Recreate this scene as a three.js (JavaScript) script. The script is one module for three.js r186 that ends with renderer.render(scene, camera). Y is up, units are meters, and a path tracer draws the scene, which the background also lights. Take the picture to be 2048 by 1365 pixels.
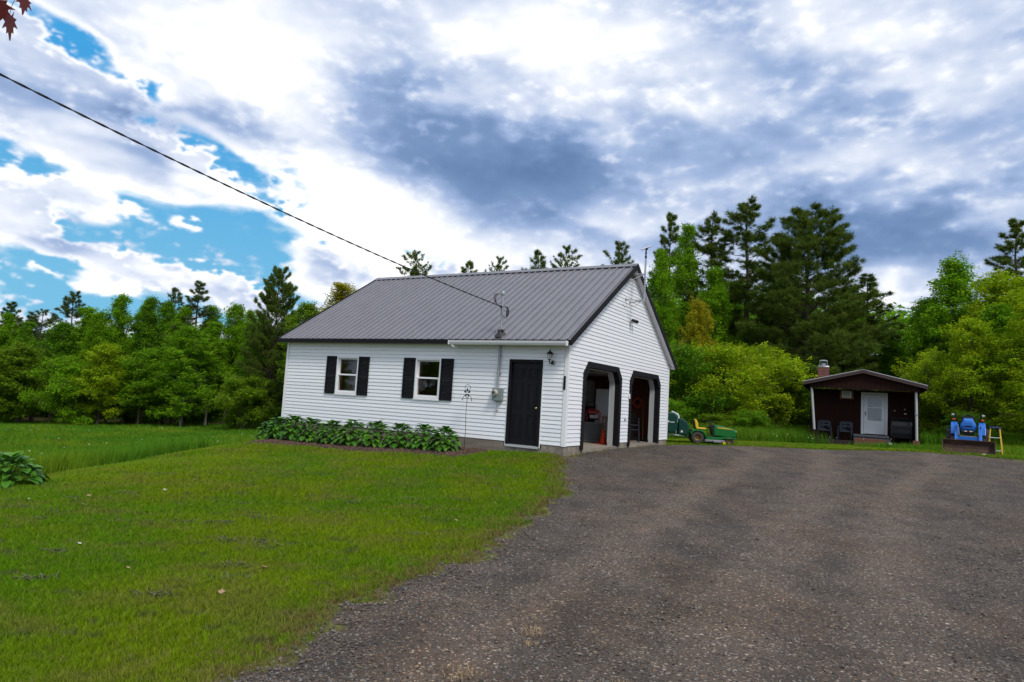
import * as THREE from 'three';
import { mergeGeometries } from 'three/addons/utils/BufferGeometryUtils.js';
import { RoundedBoxGeometry } from 'three/addons/geometries/RoundedBoxGeometry.js';
import { createNoise2D, createNoise3D } from 'simplex-noise';

// ---------------------------------------------------------------- camera, sky, sun, exposure
const scene = new THREE.Scene();
const D2R = Math.PI / 180;
const camera = new THREE.PerspectiveCamera(54.36, 1024 / 682, 0.1, 2000);
camera.position.set(0, 1.6, 0);
{
  const p = 5.107 * D2R, r = 3.35 * D2R;
  const f = new THREE.Vector3(0, Math.sin(p), -Math.cos(p)), u = new THREE.Vector3(0, Math.cos(p), Math.sin(p));
  camera.up.copy(new THREE.Vector3(1, 0, 0).multiplyScalar(-Math.sin(r)).addScaledVector(u, Math.cos(r)));
  camera.lookAt(camera.position.clone().add(f));
}
const renderer = new THREE.WebGLRenderer({ antialias: true });
renderer.toneMapping = THREE.LinearToneMapping;
renderer.toneMappingExposure = 1.0;
renderer.shadowMap.enabled = true;
const SUN_DIR = new THREE.Vector3(0.38, 1.0, 0.72).normalize();
const sun = new THREE.DirectionalLight(new THREE.Color(1, 0.95, 0.86), 2.5);
sun.position.copy(SUN_DIR).multiplyScalar(80);
sun.castShadow = true;
sun.shadow.radius = 24;
sun.shadow.mapSize.set(2048, 2048);
Object.assign(sun.shadow.camera, { left: -70, right: 70, top: 70, bottom: -70, near: 1, far: 220 });
scene.add(sun, sun.target);

function rng(seed) { let s = seed >>> 0; return () => { s = (s + 0x6d2b79f5) | 0; let t = Math.imul(s ^ (s >>> 15), 1 | s); t = (t + Math.imul(t ^ (t >>> 7), 61 | t)) ^ t; return ((t ^ (t >>> 14)) >>> 0) / 4294967296; }; }
const noise2 = createNoise2D(rng(11)), noise3 = createNoise3D(rng(23));
const fbm2 = (x, y, o = 4) => { let a = 0.5, s = 0; for (let i = 0; i < o; i++) { s += a * noise2(x, y); x = x * 2.03 + 7.1; y = y * 2.03 - 3.7; a *= 0.5; } return s; };
const fbm3 = (x, y, z, o) => { let a = 0.5, s = 0; for (let i = 0; i < o; i++) { s += a * noise3(x, y, z); x = x * 2.07 + 3.1; y = y * 2.07 + 1.7; z = z * 2.07 - 5.3; a *= 0.52; } return s; };
const clamp = (x, a = 0, b = 1) => Math.min(b, Math.max(a, x));
const sstep = (a, b, x) => { const t = clamp((x - a) / (b - a)); return t * t * (3 - 2 * t); };
const lerp = (a, b, t) => a + (b - a) * t;

// A broken cumulus sky in azimuth / elevation degrees (0 = north, along -z): openings of blue, puffs of cloud, thick dark bases and thin bright parts.
const HOLES = [[-25.6,11.7,9.8,3.7,-2,1.1],[-19.8,10.1,5.9,2.7,-25,1.1],[-24.4,17.0,5.19,1.23,-22,1.1],[-18.7,15.3,2.3,1.98,-55,1],[-16.8,12.7,2.15,1.15,-24,0.9],[-37.2,14.6,3.29,0.88,3,1],[-34.8,11.6,2.04,1.06,-12,0.7],[-36.2,23.0,2.87,0.87,-27,1],[-31.6,21.4,1.48,0.64,-12,0.9],[-36.1,6.6,5.4,2.2,-9,1.2],[-10.2,12.3,3.93,0.67,-10,1],[-21.4,8.5,1.95,1.73,-56,0.9],[-31.5,5.4,7.5,1.8,-4,1.15],[-24.6,4.9,2.16,0.98,6,0.7],
  [-58,15,9,4,10,1],[-75,24,8,3,-15,1],[-95,13,10,3,5,1],[-50,33,5,2,20,1],[62,13,9,3,5,1],[80,27,8,4,-10,1],[105,15,9,3,0,1],[135,20,10,4,10,1],[165,14,9,3,-5,1],[-130,18,10,4,5,1],[-160,28,9,3,10,1],[40,47,7,4,20,1],[-30,52,7,4,-20,1],[150,45,8,4,0,1]];
const PUFFS = [[-37.9,10.6,2.6,2.0,0,1.15],[-34.2,12.7,3.0,1.25,-5,1.15],[-31.1,8.4,8.2,0.8,-7,1.15],[-24.5,7.6,4.1,1.1,-17,1.15],[-27.2,12.1,0.97,0.53,10,1.1],[-29.5,15.9,7.22,2.03,-7,1.3],[-35.5,7.1,2.17,0.35,-6,0.9],[-31.7,6.7,1.95,0.88,-1,1],[-17.0,10.0,2.96,2.26,-4,1.2],[-13.7,14.3,6.02,3.29,-9,1.2],[-37.9,13.4,1.1,0.4,14,0.6]];
const DARKS = [[-5.0,20.6,9.0,3.9,-13,0.68],[-1.5,18.9,6.6,2.0,4,0.26],[-12.9,24.3,4.52,2.73,-21,0.28],[19.4,19.8,15.49,5.4,-4,0.38],[27.0,14.6,11.12,3.0,-4,0.36],[23.2,22.6,3.49,2.19,-6,0.2],[31.0,13.5,7.21,2.55,-4,0.25],[-34.9,18.4,7.71,1.88,2,0.34],[-25.6,19.4,5.77,1.49,-4,0.3],[-30.8,15.5,4.69,1.17,-10,0.4],[-16.2,9.6,3.97,1.24,-15,0.3],[-25.9,7.3,4.94,0.8,-15,0.28],[-36.6,8.7,3.37,0.55,-2,0.3],[-1.7,15.4,9.32,1.67,-6,0.2],[15.0,30.8,4.5,1.99,-40,0.2],[-9.5,30.2,4.48,1.44,-11,0.1]];
const LIGHTS = [[20,18.2,3.2,1.0,8,0.3],[26,20.6,4.2,1.3,-6,0.34],[15,16.2,4,0.9,12,0.3],[33,18.5,3.5,1.2,-10,0.3],[7,21.5,2.6,1.8,30,0.34],[6,15.5,5,1.0,5,0.25],[16,25,4,1.6,-20,0.25],[-26.5,24.2,8.48,4.27,-1,0.42],[-5.0,29.9,11.67,2.14,1,0.24],[-12.2,16.1,10.07,2.88,-12,0.6],[26.8,28.7,10.57,2.3,-11,0.3],[9.5,28.9,3.06,1.8,-2,0.35],[29.4,9.6,2.44,1.87,-2,0.6],[12.5,19.4,3.18,1.19,-1,0.2],[-21.3,25.8,5.05,3.86,13,0.5],[2.0,27.4,2.67,6.18,40,0.3],[30.3,24.5,4.79,1.63,-21,0.25],[-5.8,12.1,10.6,1.69,-1,0.4],[10.5,16.2,7.3,1.24,10,0.2]];
const SKY_GAIN = 1.0;
{
  const W = 4096, H = 2048, data = new Float32Array(W * H * 4);
  const prep = (l) => l.map(([az, el, rx, ry, rot, k]) => ({ az, el, k, rx, ry, c: Math.cos(rot * D2R), s: Math.sin(rot * D2R), m: Math.max(rx, ry) * 2.3, ce: Math.cos(el * D2R) }));
  const lists = [HOLES, PUFFS, DARKS, LIGHTS].map(prep);
  const sum = (l, az, el, soft) => {
    let t = soft ? 0 : -0.9;
    for (const e of l) {
      let da = az - e.az; if (da > 180) da -= 360; else if (da < -180) da += 360;
      da *= e.ce; const de = el - e.el;
      if (da > e.m || da < -e.m || de > e.m || de < -e.m) continue;
      const x = (da * e.c + de * e.s) / e.rx, y = (-da * e.s + de * e.c) / e.ry, d = x * x + y * y;
      if (soft) t += e.k * Math.exp(-d * 1.1); else t = Math.max(t, e.k * (1.35 - Math.sqrt(d)));
    }
    return t;
  };
  const ramp = [[0, .125, .215, .42], [.25, .20, .315, .55], [.5, .375, .495, .75], [.75, .73, .80, .95], [1, 1.1, 1.11, 1.14], [1.4, 1.3, 1.3, 1.3]];
  for (let j = 0; j < H; j++) {
    const el = (j + 0.5) / H * 180 - 90;
    for (let i = 0; i < W; i++) {
      const o = (j * W + i) * 4;
      data[o + 3] = 1;
      if (el < -0.5) { data[o] = 0.2; data[o + 1] = 0.22; data[o + 2] = 0.2; continue; }
      const th = ((i + 0.5) / W - 0.5) * 2 * Math.PI, ce = Math.cos(el * D2R), x = Math.cos(th) * ce, y = Math.sin(el * D2R), z = Math.sin(th) * ce;
      let az = Math.atan2(x, -z) / D2R;
      // flattened layer coordinates: cloud features get thinner towards the horizon
      const g = 1 / (y + 0.55), px = x * g * 2.6, pz = z * g * 2.6, py = y * 4.2;
      const big = fbm3(px * 0.9, py * 0.9, pz * 0.9, 4), mid = fbm3(px * 2.6 + 9, py * 2.6, pz * 2.6, 5), fine = fbm3(px * 8, py * 8 + 4, pz * 8, 4);
      const soft4 = fbm3(px * 2.0 + 31, py * 2.6, pz * 2.0 + 8, 3);
      const sx = big * 1.6 + soft4 * 2.2 + mid * 0.7, sy = soft4 * 1.3 + noise3(px * 2 + 60, py * 2, pz * 2) * 0.8 + fine * 0.25;
      const wx = mid * 2.6 + fine * 1.5 + big * 1.2, wy = noise3(px * 3 + 40, py * 3, pz * 3) * 0.55 + fine * 1.0;
      const a2 = az + wx * 0.9, e2 = el + wy * 0.75;
      let hole = sum(lists[0], a2, e2, false), puff = sum(lists[1], az + wx * 0.5, el + wy * 0.6, false);
      let blue = hole - Math.max(0, puff) * 1.25 + fine * 0.75 + mid * 0.45;
      const veil = sstep(0.05, 0.6, fbm3(px * 5 + 70, py * 11, pz * 5, 4) + 0.15 + (fine + mid) * 0.2);
      const open = sstep(0.02, 0.72, blue) * (1 - 0.38 * veil * sstep(1.1, 0.3, blue));
      const dk = sum(lists[2], az + sx * 1.6, el + sy, true), lt = sum(lists[3], az + sx * 1.6, el + sy, true);
      const bil = Math.abs(noise3(px * 1.7 + 5, py * 1.7, pz * 1.7)) - 0.3;
      let t = 0.645 + 0.06 * sstep(19, 30, el) + big * 0.26 + soft4 * 0.20 + bil * 0.08 + fine * 0.05 - dk * 0.78 + lt * 0.62;
      t += 0.26 * sstep(-0.9, 0.15, blue);
      t += 0.22 * sstep(0, 0.4, puff);
      if (t < 0.25) t = 0.25 - (0.25 - t) * 0.55;
      t = clamp(t + fine * 0.04, 0.0, 1.35);
      let k = 0; while (k < ramp.length - 2 && t > ramp[k + 1][0]) k++;
      const A = ramp[k], B = ramp[k + 1], q = clamp((t - A[0]) / (B[0] - A[0]));
      const h = sstep(3, 24, el);
      const sky = [lerp(.20, .06, h), lerp(.54, .37, h), lerp(.80, .76, h)];
      for (let c = 0; c < 3; c++) data[o + c] = lerp(lerp(A[c + 1], B[c + 1], q), sky[c], open) * SKY_GAIN;
    }
  }
  const tex = new THREE.DataTexture(data, W, H, THREE.RGBAFormat, THREE.FloatType);
  tex.mapping = THREE.EquirectangularReflectionMapping; tex.magFilter = THREE.LinearFilter; tex.minFilter = THREE.LinearFilter; tex.needsUpdate = true;
  scene.background = tex;
  scene.environment = tex;
}

// ---------------------------------------------------------------- helpers
const V = (x, y, z) => new THREE.Vector3(x, y, z);
const UPV = V(0, 1, 0);
const used = new Map();
function numbered(n) { const k = used.get(n) ?? 0; used.set(n, k + 1); return k ? n + '_' + String(k).padStart(3, '0') : n; }
function tag(o, label, category, group, kind) {
  Object.assign(o.userData, { label, category }); if (group) o.userData.group = group; if (kind) o.userData.kind = kind; return o;
}
function thing(name, label, category, pos = [0, 0, 0], turn = 0, group) {
  const o = new THREE.Group(); o.name = numbered(name); o.position.set(...pos); o.rotation.y = turn; scene.add(o); return tag(o, label, category, group);
}
function clean(g) {
  let h = g.index ? g.toNonIndexed() : g.clone();
  for (const k of Object.keys(h.attributes)) if (!['position', 'normal', 'uv', 'color'].includes(k)) h.deleteAttribute(k);
  if (!h.attributes.uv) h.setAttribute('uv', new THREE.BufferAttribute(new Float32Array(h.attributes.position.count * 2), 2));
  if (!h.attributes.normal) h.computeVertexNormals();
  return h;
}
function merge(list) { return list.length === 1 ? list[0] : mergeGeometries(list.map(clean), false); }
function part(name, geos, m, parent) {
  const o = new THREE.Mesh(Array.isArray(geos) ? merge(geos) : geos, m); o.name = name; o.castShadow = o.receiveShadow = true; parent.add(o); return o;
}
function solo(name, geos, m, label, category, pos = [0, 0, 0], turn = 0, group) {
  const o = part(numbered(name), geos, m, scene); o.position.set(...pos); o.rotation.y = turn; return tag(o, label, category, group);
}
function structure(name, geos, m) { const o = part(name, geos, m, scene); o.userData.kind = 'structure'; return o; }
const box = (w, h, d, x = 0, y = 0, z = 0) => new THREE.BoxGeometry(w, h, d).translate(x, y, z);
const boxb = (x0, x1, y0, y1, z0, z1) => box(x1 - x0, y1 - y0, z1 - z0, (x0 + x1) / 2, (y0 + y1) / 2, (z0 + z1) / 2);
const rbox = (w, h, d, x = 0, y = 0, z = 0, r = 0.01, s = 2) => new RoundedBoxGeometry(w, h, d, s, r).translate(x, y, z);
function rod(a, b, r, r2 = r, n = 8) {
  const d = b.clone().sub(a), g = new THREE.CylinderGeometry(r2, r, d.length(), n);
  g.applyQuaternion(new THREE.Quaternion().setFromUnitVectors(UPV, d.clone().normalize()));
  return g.translate((a.x + b.x) / 2, (a.y + b.y) / 2, (a.z + b.z) / 2);
}
const tube = (pts, r, seg = 24, n = 6) => new THREE.TubeGeometry(new THREE.CatmullRomCurve3(pts.map((p) => Array.isArray(p) ? V(...p) : p)), seg, r, n);
const lathe = (pts, n = 24) => new THREE.LatheGeometry(pts.map(([x, y]) => new THREE.Vector2(x, y)), n);
function extrude(pts, depth, bevel = 0, holes = []) {  // outline in x,y, extruded along z and centred on z = 0
  const s = new THREE.Shape(pts.map(([x, y]) => new THREE.Vector2(x, y)));
  for (const h of holes) s.holes.push(new THREE.Path(h.map(([x, y]) => new THREE.Vector2(x, y))));
  return new THREE.ExtrudeGeometry(s, { depth: depth - 2 * bevel, bevelEnabled: bevel > 0, bevelThickness: bevel, bevelSize: bevel, bevelOffset: -bevel, bevelSegments: 2, curveSegments: 8 }).translate(0, 0, -depth / 2 + bevel);
}
function taper(pts, r0, r1, n = 7) {  // tapered branch through points
  const c = new THREE.CatmullRomCurve3(pts), seg = Math.max(2, (pts.length - 1) * 2), P = [], I = [], UVs = [], fr = c.computeFrenetFrames(seg, false);
  for (let i = 0; i <= seg; i++) {
    const t = i / seg, p = c.getPoint(t), r = lerp(r0, r1, t);
    for (let k = 0; k <= n; k++) { const a = k / n * 2 * Math.PI, q = p.clone().addScaledVector(fr.normals[i], Math.cos(a) * r).addScaledVector(fr.binormals[i], Math.sin(a) * r); P.push(q.x, q.y, q.z); UVs.push(k / n * 0.8, t * c.getLength()); }
  }
  for (let i = 0; i < seg; i++) for (let k = 0; k < n; k++) { const a = i * (n + 1) + k, b = a + n + 1; I.push(a, b, a + 1, b, b + 1, a + 1); }
  const g = new THREE.BufferGeometry(); g.setAttribute('position', new THREE.Float32BufferAttribute(P, 3)); g.setAttribute('uv', new THREE.Float32BufferAttribute(UVs, 2)); g.setIndex(I); g.computeVertexNormals(); return g;
}
const std = (r, g, b, rough = 0.7, extra = {}) => new THREE.MeshStandardMaterial({ color: new THREE.Color().setRGB(r, g, b), roughness: rough, ...extra });
const phys = (r, g, b, rough = 0.7, extra = {}) => new THREE.MeshPhysicalMaterial({ color: new THREE.Color().setRGB(r, g, b), roughness: rough, ...extra });

// periodic value noise textures
function lattice(n, seed) { const r = rng(seed), a = new Float32Array(n * n); for (let i = 0; i < a.length; i++) a[i] = r(); return (x, y) => { x = ((x % n) + n) % n; y = ((y % n) + n) % n; const i = Math.floor(x), j = Math.floor(y), u = x - i, v = y - j, s = u * u * (3 - 2 * u), t = v * v * (3 - 2 * v), i1 = (i + 1) % n, j1 = (j + 1) % n; return lerp(lerp(a[j * n + i], a[j * n + i1], s), lerp(a[j1 * n + i], a[j1 * n + i1], s), t); }; }
function pfbm(sizes, seed) { const L = sizes.map((n, k) => lattice(n, seed + k * 17)); return (u, v) => { let s = 0, a = 0.5, w = 0; L.forEach((l, k) => { s += a * l(u * sizes[k], v * sizes[k]); w += a; a *= 0.6; }); return s / w; }; }
function dataTex(n, fn, srgb = false, rep = [1, 1]) {
  const d = new Uint8Array(n * n * 4);
  for (let j = 0; j < n; j++) for (let i = 0; i < n; i++) { const c = fn((i + 0.5) / n, (j + 0.5) / n), o = (j * n + i) * 4; for (let k = 0; k < 3; k++) d[o + k] = clamp(c[k] ?? c[0]) * 255; d[o + 3] = 255; }
  const t = new THREE.DataTexture(d, n, n); t.wrapS = t.wrapT = THREE.RepeatWrapping; t.magFilter = THREE.LinearFilter; t.minFilter = THREE.LinearMipmapLinearFilter; t.generateMipmaps = true; if (srgb) t.colorSpace = THREE.SRGBColorSpace; t.repeat.set(...rep); t.needsUpdate = true; return t;
}
function canvasTex(n, draw, srgb = true, m = n) {
  const c = document.createElement('canvas'); c.width = n; c.height = m; draw(c.getContext('2d'), n, m);
  const t = new THREE.CanvasTexture(c); t.wrapS = t.wrapT = THREE.RepeatWrapping; if (srgb) t.colorSpace = THREE.SRGBColorSpace; return t;
}
// ---------------------------------------------------------------- terrain
const CTRL = [[0,0,0],[0,0,-4],[4,0.05,-4],[-3,-0.02,-4],[8,0.1,-5],[14,0.2,-6],[-6,0,-6],[-10,-0.05,-3],[0,0,8],[10,0.1,8],[-10,-0.1,8],[20,0.3,0],[0.9,0.05,-8],[4.5,0.12,-10],[-3,0,-9],[-6.3,-0.04,-9],[3,0.22,-14],[9,0.3,-13],[16,0.5,-14],[-3,0.06,-15],[-5.5,-0.06,-16],[-7.4,-0.22,-15.5],[1.45,0.35,-16.5],[5.6,0.38,-23.5],[-0.9,0.28,-17.7],[-2.6,0.16,-18.4],[-5.2,0,-19.6],[-7.2,-0.12,-20.8],[-8.35,-0.29,-19.3],[-8.5,-0.31,-16.5],[-8.2,-0.27,-14.3],[-7.9,-0.2,-12.5],[-7.3,-0.11,-9.8],[-9.7,-0.95,-20.5],[-10.2,-0.95,-17],[-9.9,-0.85,-13],[-9.5,-0.6,-9.5],[-12.5,-1.15,-19],[-12,-1,-12],[-14,-1,-6],[-21,-2.25,-40],[-32,-2.6,-60],[-45,-3.2,-60],[-20,-2.1,-60],[-30,-2.3,-38],[-12,-1.5,-38],[-9,-0.9,-27],[-3,-0.1,-29.5],[-5,-0.9,-40],[0,-0.8,-60],[6,0.29,-24.8],[9,0.35,-26.6],[7.4,0.3,-26.8],[13.9,0.4,-30.3],[18.7,0.58,-30.3],[16,0.46,-29],[14.8,0.66,-22.7],[16.7,0.7,-22.7],[10.3,0.32,-20],[18.4,0.66,-24.5],[24,0.7,-24],[25,0.7,-12],[10,0.3,-36],[20,0.6,-38],[4,0,-36],[12,0.3,-48],[28,0.9,-40],[25,0.8,-52],[5,-0.3,-52]];
const ground = (() => {
  const n = CTRL.length, N = n + 3, S = 10, A = [], phi = (r2) => (r2 > 1e-12 ? r2 * Math.log(r2) * 0.5 : 0);
  for (let i = 0; i < N; i++) A.push(new Float64Array(N + 1));
  for (let i = 0; i < n; i++) {
    for (let j = 0; j < n; j++) A[i][j] = phi(((CTRL[i][0] - CTRL[j][0]) ** 2 + (CTRL[i][2] - CTRL[j][2]) ** 2) / S / S) + (i === j ? 0.004 : 0);
    const row = [1, CTRL[i][0] / S, CTRL[i][2] / S]; for (let k = 0; k < 3; k++) A[i][n + k] = A[n + k][i] = row[k];
    A[i][N] = CTRL[i][1];
  }
  for (let c = 0; c < N; c++) {
    let p = c; for (let r = c + 1; r < N; r++) if (Math.abs(A[r][c]) > Math.abs(A[p][c])) p = r;
    [A[c], A[p]] = [A[p], A[c]];
    for (let r = 0; r < N; r++) if (r !== c) { const f = A[r][c] / A[c][c]; if (f) for (let k = c; k <= N; k++) A[r][k] -= f * A[c][k]; }
  }
  const w = A.map((r, i) => r[N] / r[i]);
  return (x, z) => {
    const R = Math.hypot(x, z + 20), q = R > 60 ? 60 / R : 1, X = x * q, Z = -20 + (z + 20) * q;
    let y = w[n] + w[n + 1] * X / S + w[n + 2] * Z / S;
    for (let i = 0; i < n; i++) y += w[i] * phi(((X - CTRL[i][0]) ** 2 + (Z - CTRL[i][2]) ** 2) / S / S);
    return clamp(y, -3.6, 1.4) + fbm2(x * 0.35, z * 0.35, 2) * 0.03;
  };
})();
const groundNormal = (x, z) => V(-(ground(x + 0.2, z) - ground(x - 0.2, z)) / 0.4, 1, -(ground(x, z + 0.2) - ground(x, z - 0.2)) / 0.4).normalize();

// garage corner, where the lawn, the drive and the mulch bed meet
const GX = 1.391, GY = 0.57, GZ = -16.093, GTH = 30.33 * D2R, GL = 9.81, GW = 8.19;
const gPoint = (s, t, h = 0) => V(GX - Math.cos(GTH) * s + Math.sin(GTH) * t, GY + h, GZ - Math.sin(GTH) * s - Math.cos(GTH) * t);
const gLocal = (x, z) => { const dx = x - GX, dz = z - GZ; return [-dx * Math.cos(GTH) - dz * Math.sin(GTH), dx * Math.sin(GTH) - dz * Math.cos(GTH)]; };
const SHED = { x: 16.12, z: -30.3, w: 4.5, turn: -.47 };

const DRIVE = [[-1.7, 8], [-1.5, -2], [-1.37, -3.8], [-1.27, -4.1], [-1.18, -4.65], [-1.08, -5.1], [-.81, -5.7], [-.54, -6.3], [-.2, -6.95], [.05, -7.8], [.37, -8.95], [.81, -10.4], [1.09, -11.4], [1.17, -13.5], [1.21, -14.7], [1.42, -16.0], [5.53, -23.16], [6.31, -25.8], [7.57, -26.1], [9.03, -25.85], [10.45, -25.5], [11.3, -24.95], [12.6, -24.6], [13.9, -23.7], [14.65, -22.9], [15.45, -22.1], [15.9, -20.2], [17.5, -17], [19, -12], [20, -5], [20, 8]];
function driveD(x, z) {  // signed distance to the drive's ragged edge, positive on gravel
  let inside = false, d = 1e9;
  for (let i = 0, j = DRIVE.length - 1; i < DRIVE.length; j = i++) {
    const [xi, zi] = DRIVE[i], [xj, zj] = DRIVE[j];
    if ((zi > z) !== (zj > z) && x < (xj - xi) * (z - zi) / (zj - zi) + xi) inside = !inside;
    const ex = xj - xi, ez = zj - zi, t = clamp(((x - xi) * ex + (z - zi) * ez) / (ex * ex + ez * ez)), a = x - xi - ex * t, b = z - zi - ez * t;
    d = Math.min(d, a * a + b * b);
  }
  return (inside ? 1 : -1) * Math.sqrt(d) + fbm2(x * 1.3, z * 1.3, 3) * 0.22 + noise2(x * 7, z * 7) * 0.04;
}
const lawnEdge = (z) => { const P = [[-30, -8], [-21, -7.9], [-19.3, -8.5], [-16.5, -8.8], [-14, -8.5], [-12, -8.1], [-9.5, -7.7], [-6, -7.6], [5, -9]]; for (let i = 0; i < P.length - 1; i++) if (z <= P[i + 1][0]) return lerp(P[i][1], P[i + 1][1], clamp((z - P[i][0]) / (P[i + 1][0] - P[i][0]))); return -9; };
const bedD = (x, z) => { const [s, t] = gLocal(x, z); return Math.min(s - 1.9, 10.6 - s, t + 1.75 + 0.12 * Math.sin(s * 1.7) + noise2(x * 3, z * 3) * 0.05, s > GL ? 1.4 - t : 0.05 - t); };  // mulch bed along the wall
const inGarage = (x, z, m = 0) => { const [s, t] = gLocal(x, z); return s > -m && s < GL + m && t > -m && t < GW + m; };
const inShed = (x, z, m = 0) => { const dx = x - SHED.x, dz = z - SHED.z, c = Math.cos(SHED.turn), q = Math.sin(SHED.turn), lx = dx * c - dz * q, lz = dx * q + dz * c; return Math.abs(lx) < SHED.w / 2 + m && lz < m && lz > -6.6 - m; };

function gridMesh(xs, zs, h, keep, col) {
  const P = [], U = [], I = [], Cc = [], nx = xs.length, nz = zs.length, id = new Int32Array(nx * nz).fill(-1);
  const vert = (i, j) => { const k = j * nx + i; if (id[k] < 0) { id[k] = P.length / 3; P.push(xs[i], h(xs[i], zs[j]), zs[j]); U.push(xs[i], -zs[j]); if (col) Cc.push(...col(xs[i], zs[j])); } return id[k]; };
  for (let j = 0; j < nz - 1; j++) for (let i = 0; i < nx - 1; i++) {
    if (keep && !keep((xs[i] + xs[i + 1]) / 2, (zs[j] + zs[j + 1]) / 2)) continue;
    const a = vert(i, j), b = vert(i + 1, j), c = vert(i, j + 1), d = vert(i + 1, j + 1); I.push(a, c, b, b, c, d);
  }
  const g = new THREE.BufferGeometry(); g.setAttribute('position', new THREE.Float32BufferAttribute(P, 3)); g.setAttribute('uv', new THREE.Float32BufferAttribute(U, 2));
  if (col) g.setAttribute('color', new THREE.Float32BufferAttribute(Cc, 3)); g.setIndex(I); g.computeVertexNormals(); return g;
}
const steps = (list) => { const o = []; for (const [a, b, s] of list) for (let x = a; x < b - 1e-6; x += s) o.push(x); o.push(list[list.length - 1][1]); return o; };
{
  const n1 = pfbm([16, 32, 64, 128, 256], 5), n2 = pfbm([4, 8, 16], 9);
  const turf = dataTex(512, (u, v) => { const a = n1(u, v), b = n2(u, v); return [0.22 + 0.14 * a + 0.06 * b, 0.235 + 0.15 * a, 0.09 + 0.05 * a]; }, true, [0.4, 0.4]);
  const m = new THREE.MeshStandardMaterial({ map: turf, roughness: 1, bumpMap: dataTex(256, (u, v) => [n1(u, v)], false, [0.6, 0.6]), bumpScale: 0.02 });
  const xs = steps([[-420, -140, 28], [-140, -60, 8], [-60, -20, 2], [-20, 26, 0.3], [26, 60, 2], [60, 140, 8], [140, 420, 28]]);
  const zs = steps([[-420, -140, 28], [-140, -70, 7], [-70, -34, 1.5], [-34, 4, 0.3], [4, 40, 3], [40, 220, 20]]);
  structure('ground', gridMesh(xs, zs, ground), m);
}
// gravel drive, with three pale bands packed by wheels
const TRACKS = [[[1.0, 8], [1.1, -2], [1.35, -4.2], [2.0, -5.4], [2.8, -7], [4.2, -9.6], [7.2, -15.2], [10, -21], [12, -26]], [[-1.2, 8], [-.8, -2], [-.1, -4.7], [.6, -6], [1.6, -8.2], [3.5, -12.2], [5.6, -16.3], [8, -21], [9, -26]], [[2.4, 8], [2.6, -2], [2.75, -4.3], [3.4, -5.9], [4.5, -8], [6.2, -10.9], [9.5, -15.6], [13, -20], [16, -26]]];
const trackAt = (x, z) => { let d = 9; for (const t of TRACKS) for (let i = 0; i < t.length - 1; i++) if (z <= t[i][1] && z >= t[i + 1][1]) d = Math.min(d, Math.abs(x - lerp(t[i][0], t[i + 1][0], (t[i][1] - z) / (t[i][1] - t[i + 1][1])))); return sstep(0.62, 0.12, d + fbm2(x * 0.9, z * 0.5, 3) * 0.35); };
const pebbleCols = [[106, 98, 90], [84, 76, 70], [130, 120, 110], [66, 59, 55], [124, 116, 107], [118, 98, 82], [94, 80, 68], [136, 129, 119], [98, 98, 100], [72, 67, 64]];
{
  const paint = (ctx, n, mono) => {
    const r = rng(77); ctx.fillStyle = mono ? '#303030' : 'rgb(80,70,62)'; ctx.fillRect(0, 0, n, n);
    for (let k = 0; k < 30000; k++) {
      const x = r() * n, y = r() * n, s = 1.3 + 5.5 * r() ** 3, e = 0.5 + r() * 0.5, a = r() * 3.14, c = pebbleCols[Math.floor(r() * pebbleCols.length)], j = 0.55 + r() * 0.75;
      ctx.fillStyle = mono ? `rgb(${[0, 0, 0].map(() => Math.round(90 + s * 26)).join()})` : `rgb(${c.map((q) => Math.round(q * j)).join()})`;
      for (const dx of x < 8 ? [0, n] : x > n - 8 ? [0, -n] : [0]) for (const dy of y < 8 ? [0, n] : y > n - 8 ? [0, -n] : [0]) { ctx.beginPath(); ctx.ellipse(x + dx, y + dy, s, s * e, a, 0, 6.3); ctx.fill(); }
    }
  };
  const map = canvasTex(1024, (c, n) => paint(c, n, false)), bump = canvasTex(1024, (c, n) => paint(c, n, true), false);
  map.repeat.set(0.45, 0.45); bump.repeat.set(0.45, 0.45);
  const m = new THREE.MeshStandardMaterial({ map, bumpMap: bump, bumpScale: 0.012, roughness: 0.95, vertexColors: true });
  // compacted pale wheel tracks, browner fines and loose dark stone
  const col = (x, z) => { const t = trackAt(x, z), b = sstep(-0.1, 0.35, fbm2(x * 0.45 + 20, z * 0.3, 4)), g = 0.655 + fbm2(x * 1.3, z * 0.9 + 9, 5) * 0.30 + noise2(x * 4, z * 3.2) * 0.07 + t * 0.24 - sstep(0.0, 0.4, fbm2(x * 0.7 + 50, z * 0.35 + 3, 4)) * (1 - t) * 0.18; return [g * (1.10 + b * 0.09), g * 1.02, g * (0.94 - b * 0.09)]; };
  const xs = steps([[-2.6, 9, 0.12], [9, 20.6, 0.25]]), zs = steps([[-26.6, -14, 0.2], [-14, -2, 0.12], [-2, 8, 0.4]]);
  structure('gravel_drive', gridMesh(xs, zs, (x, z) => ground(x, z) + 0.012 + noise2(x * 1.7, z * 1.7) * 0.006 + noise2(x * 6, z * 6) * 0.003 - sstep(0.25, 0, driveD(x, z)) * 0.014, (x, z) => driveD(x, z) > 0.02 && !inGarage(x, z, -0.1), col), m);
}
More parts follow.
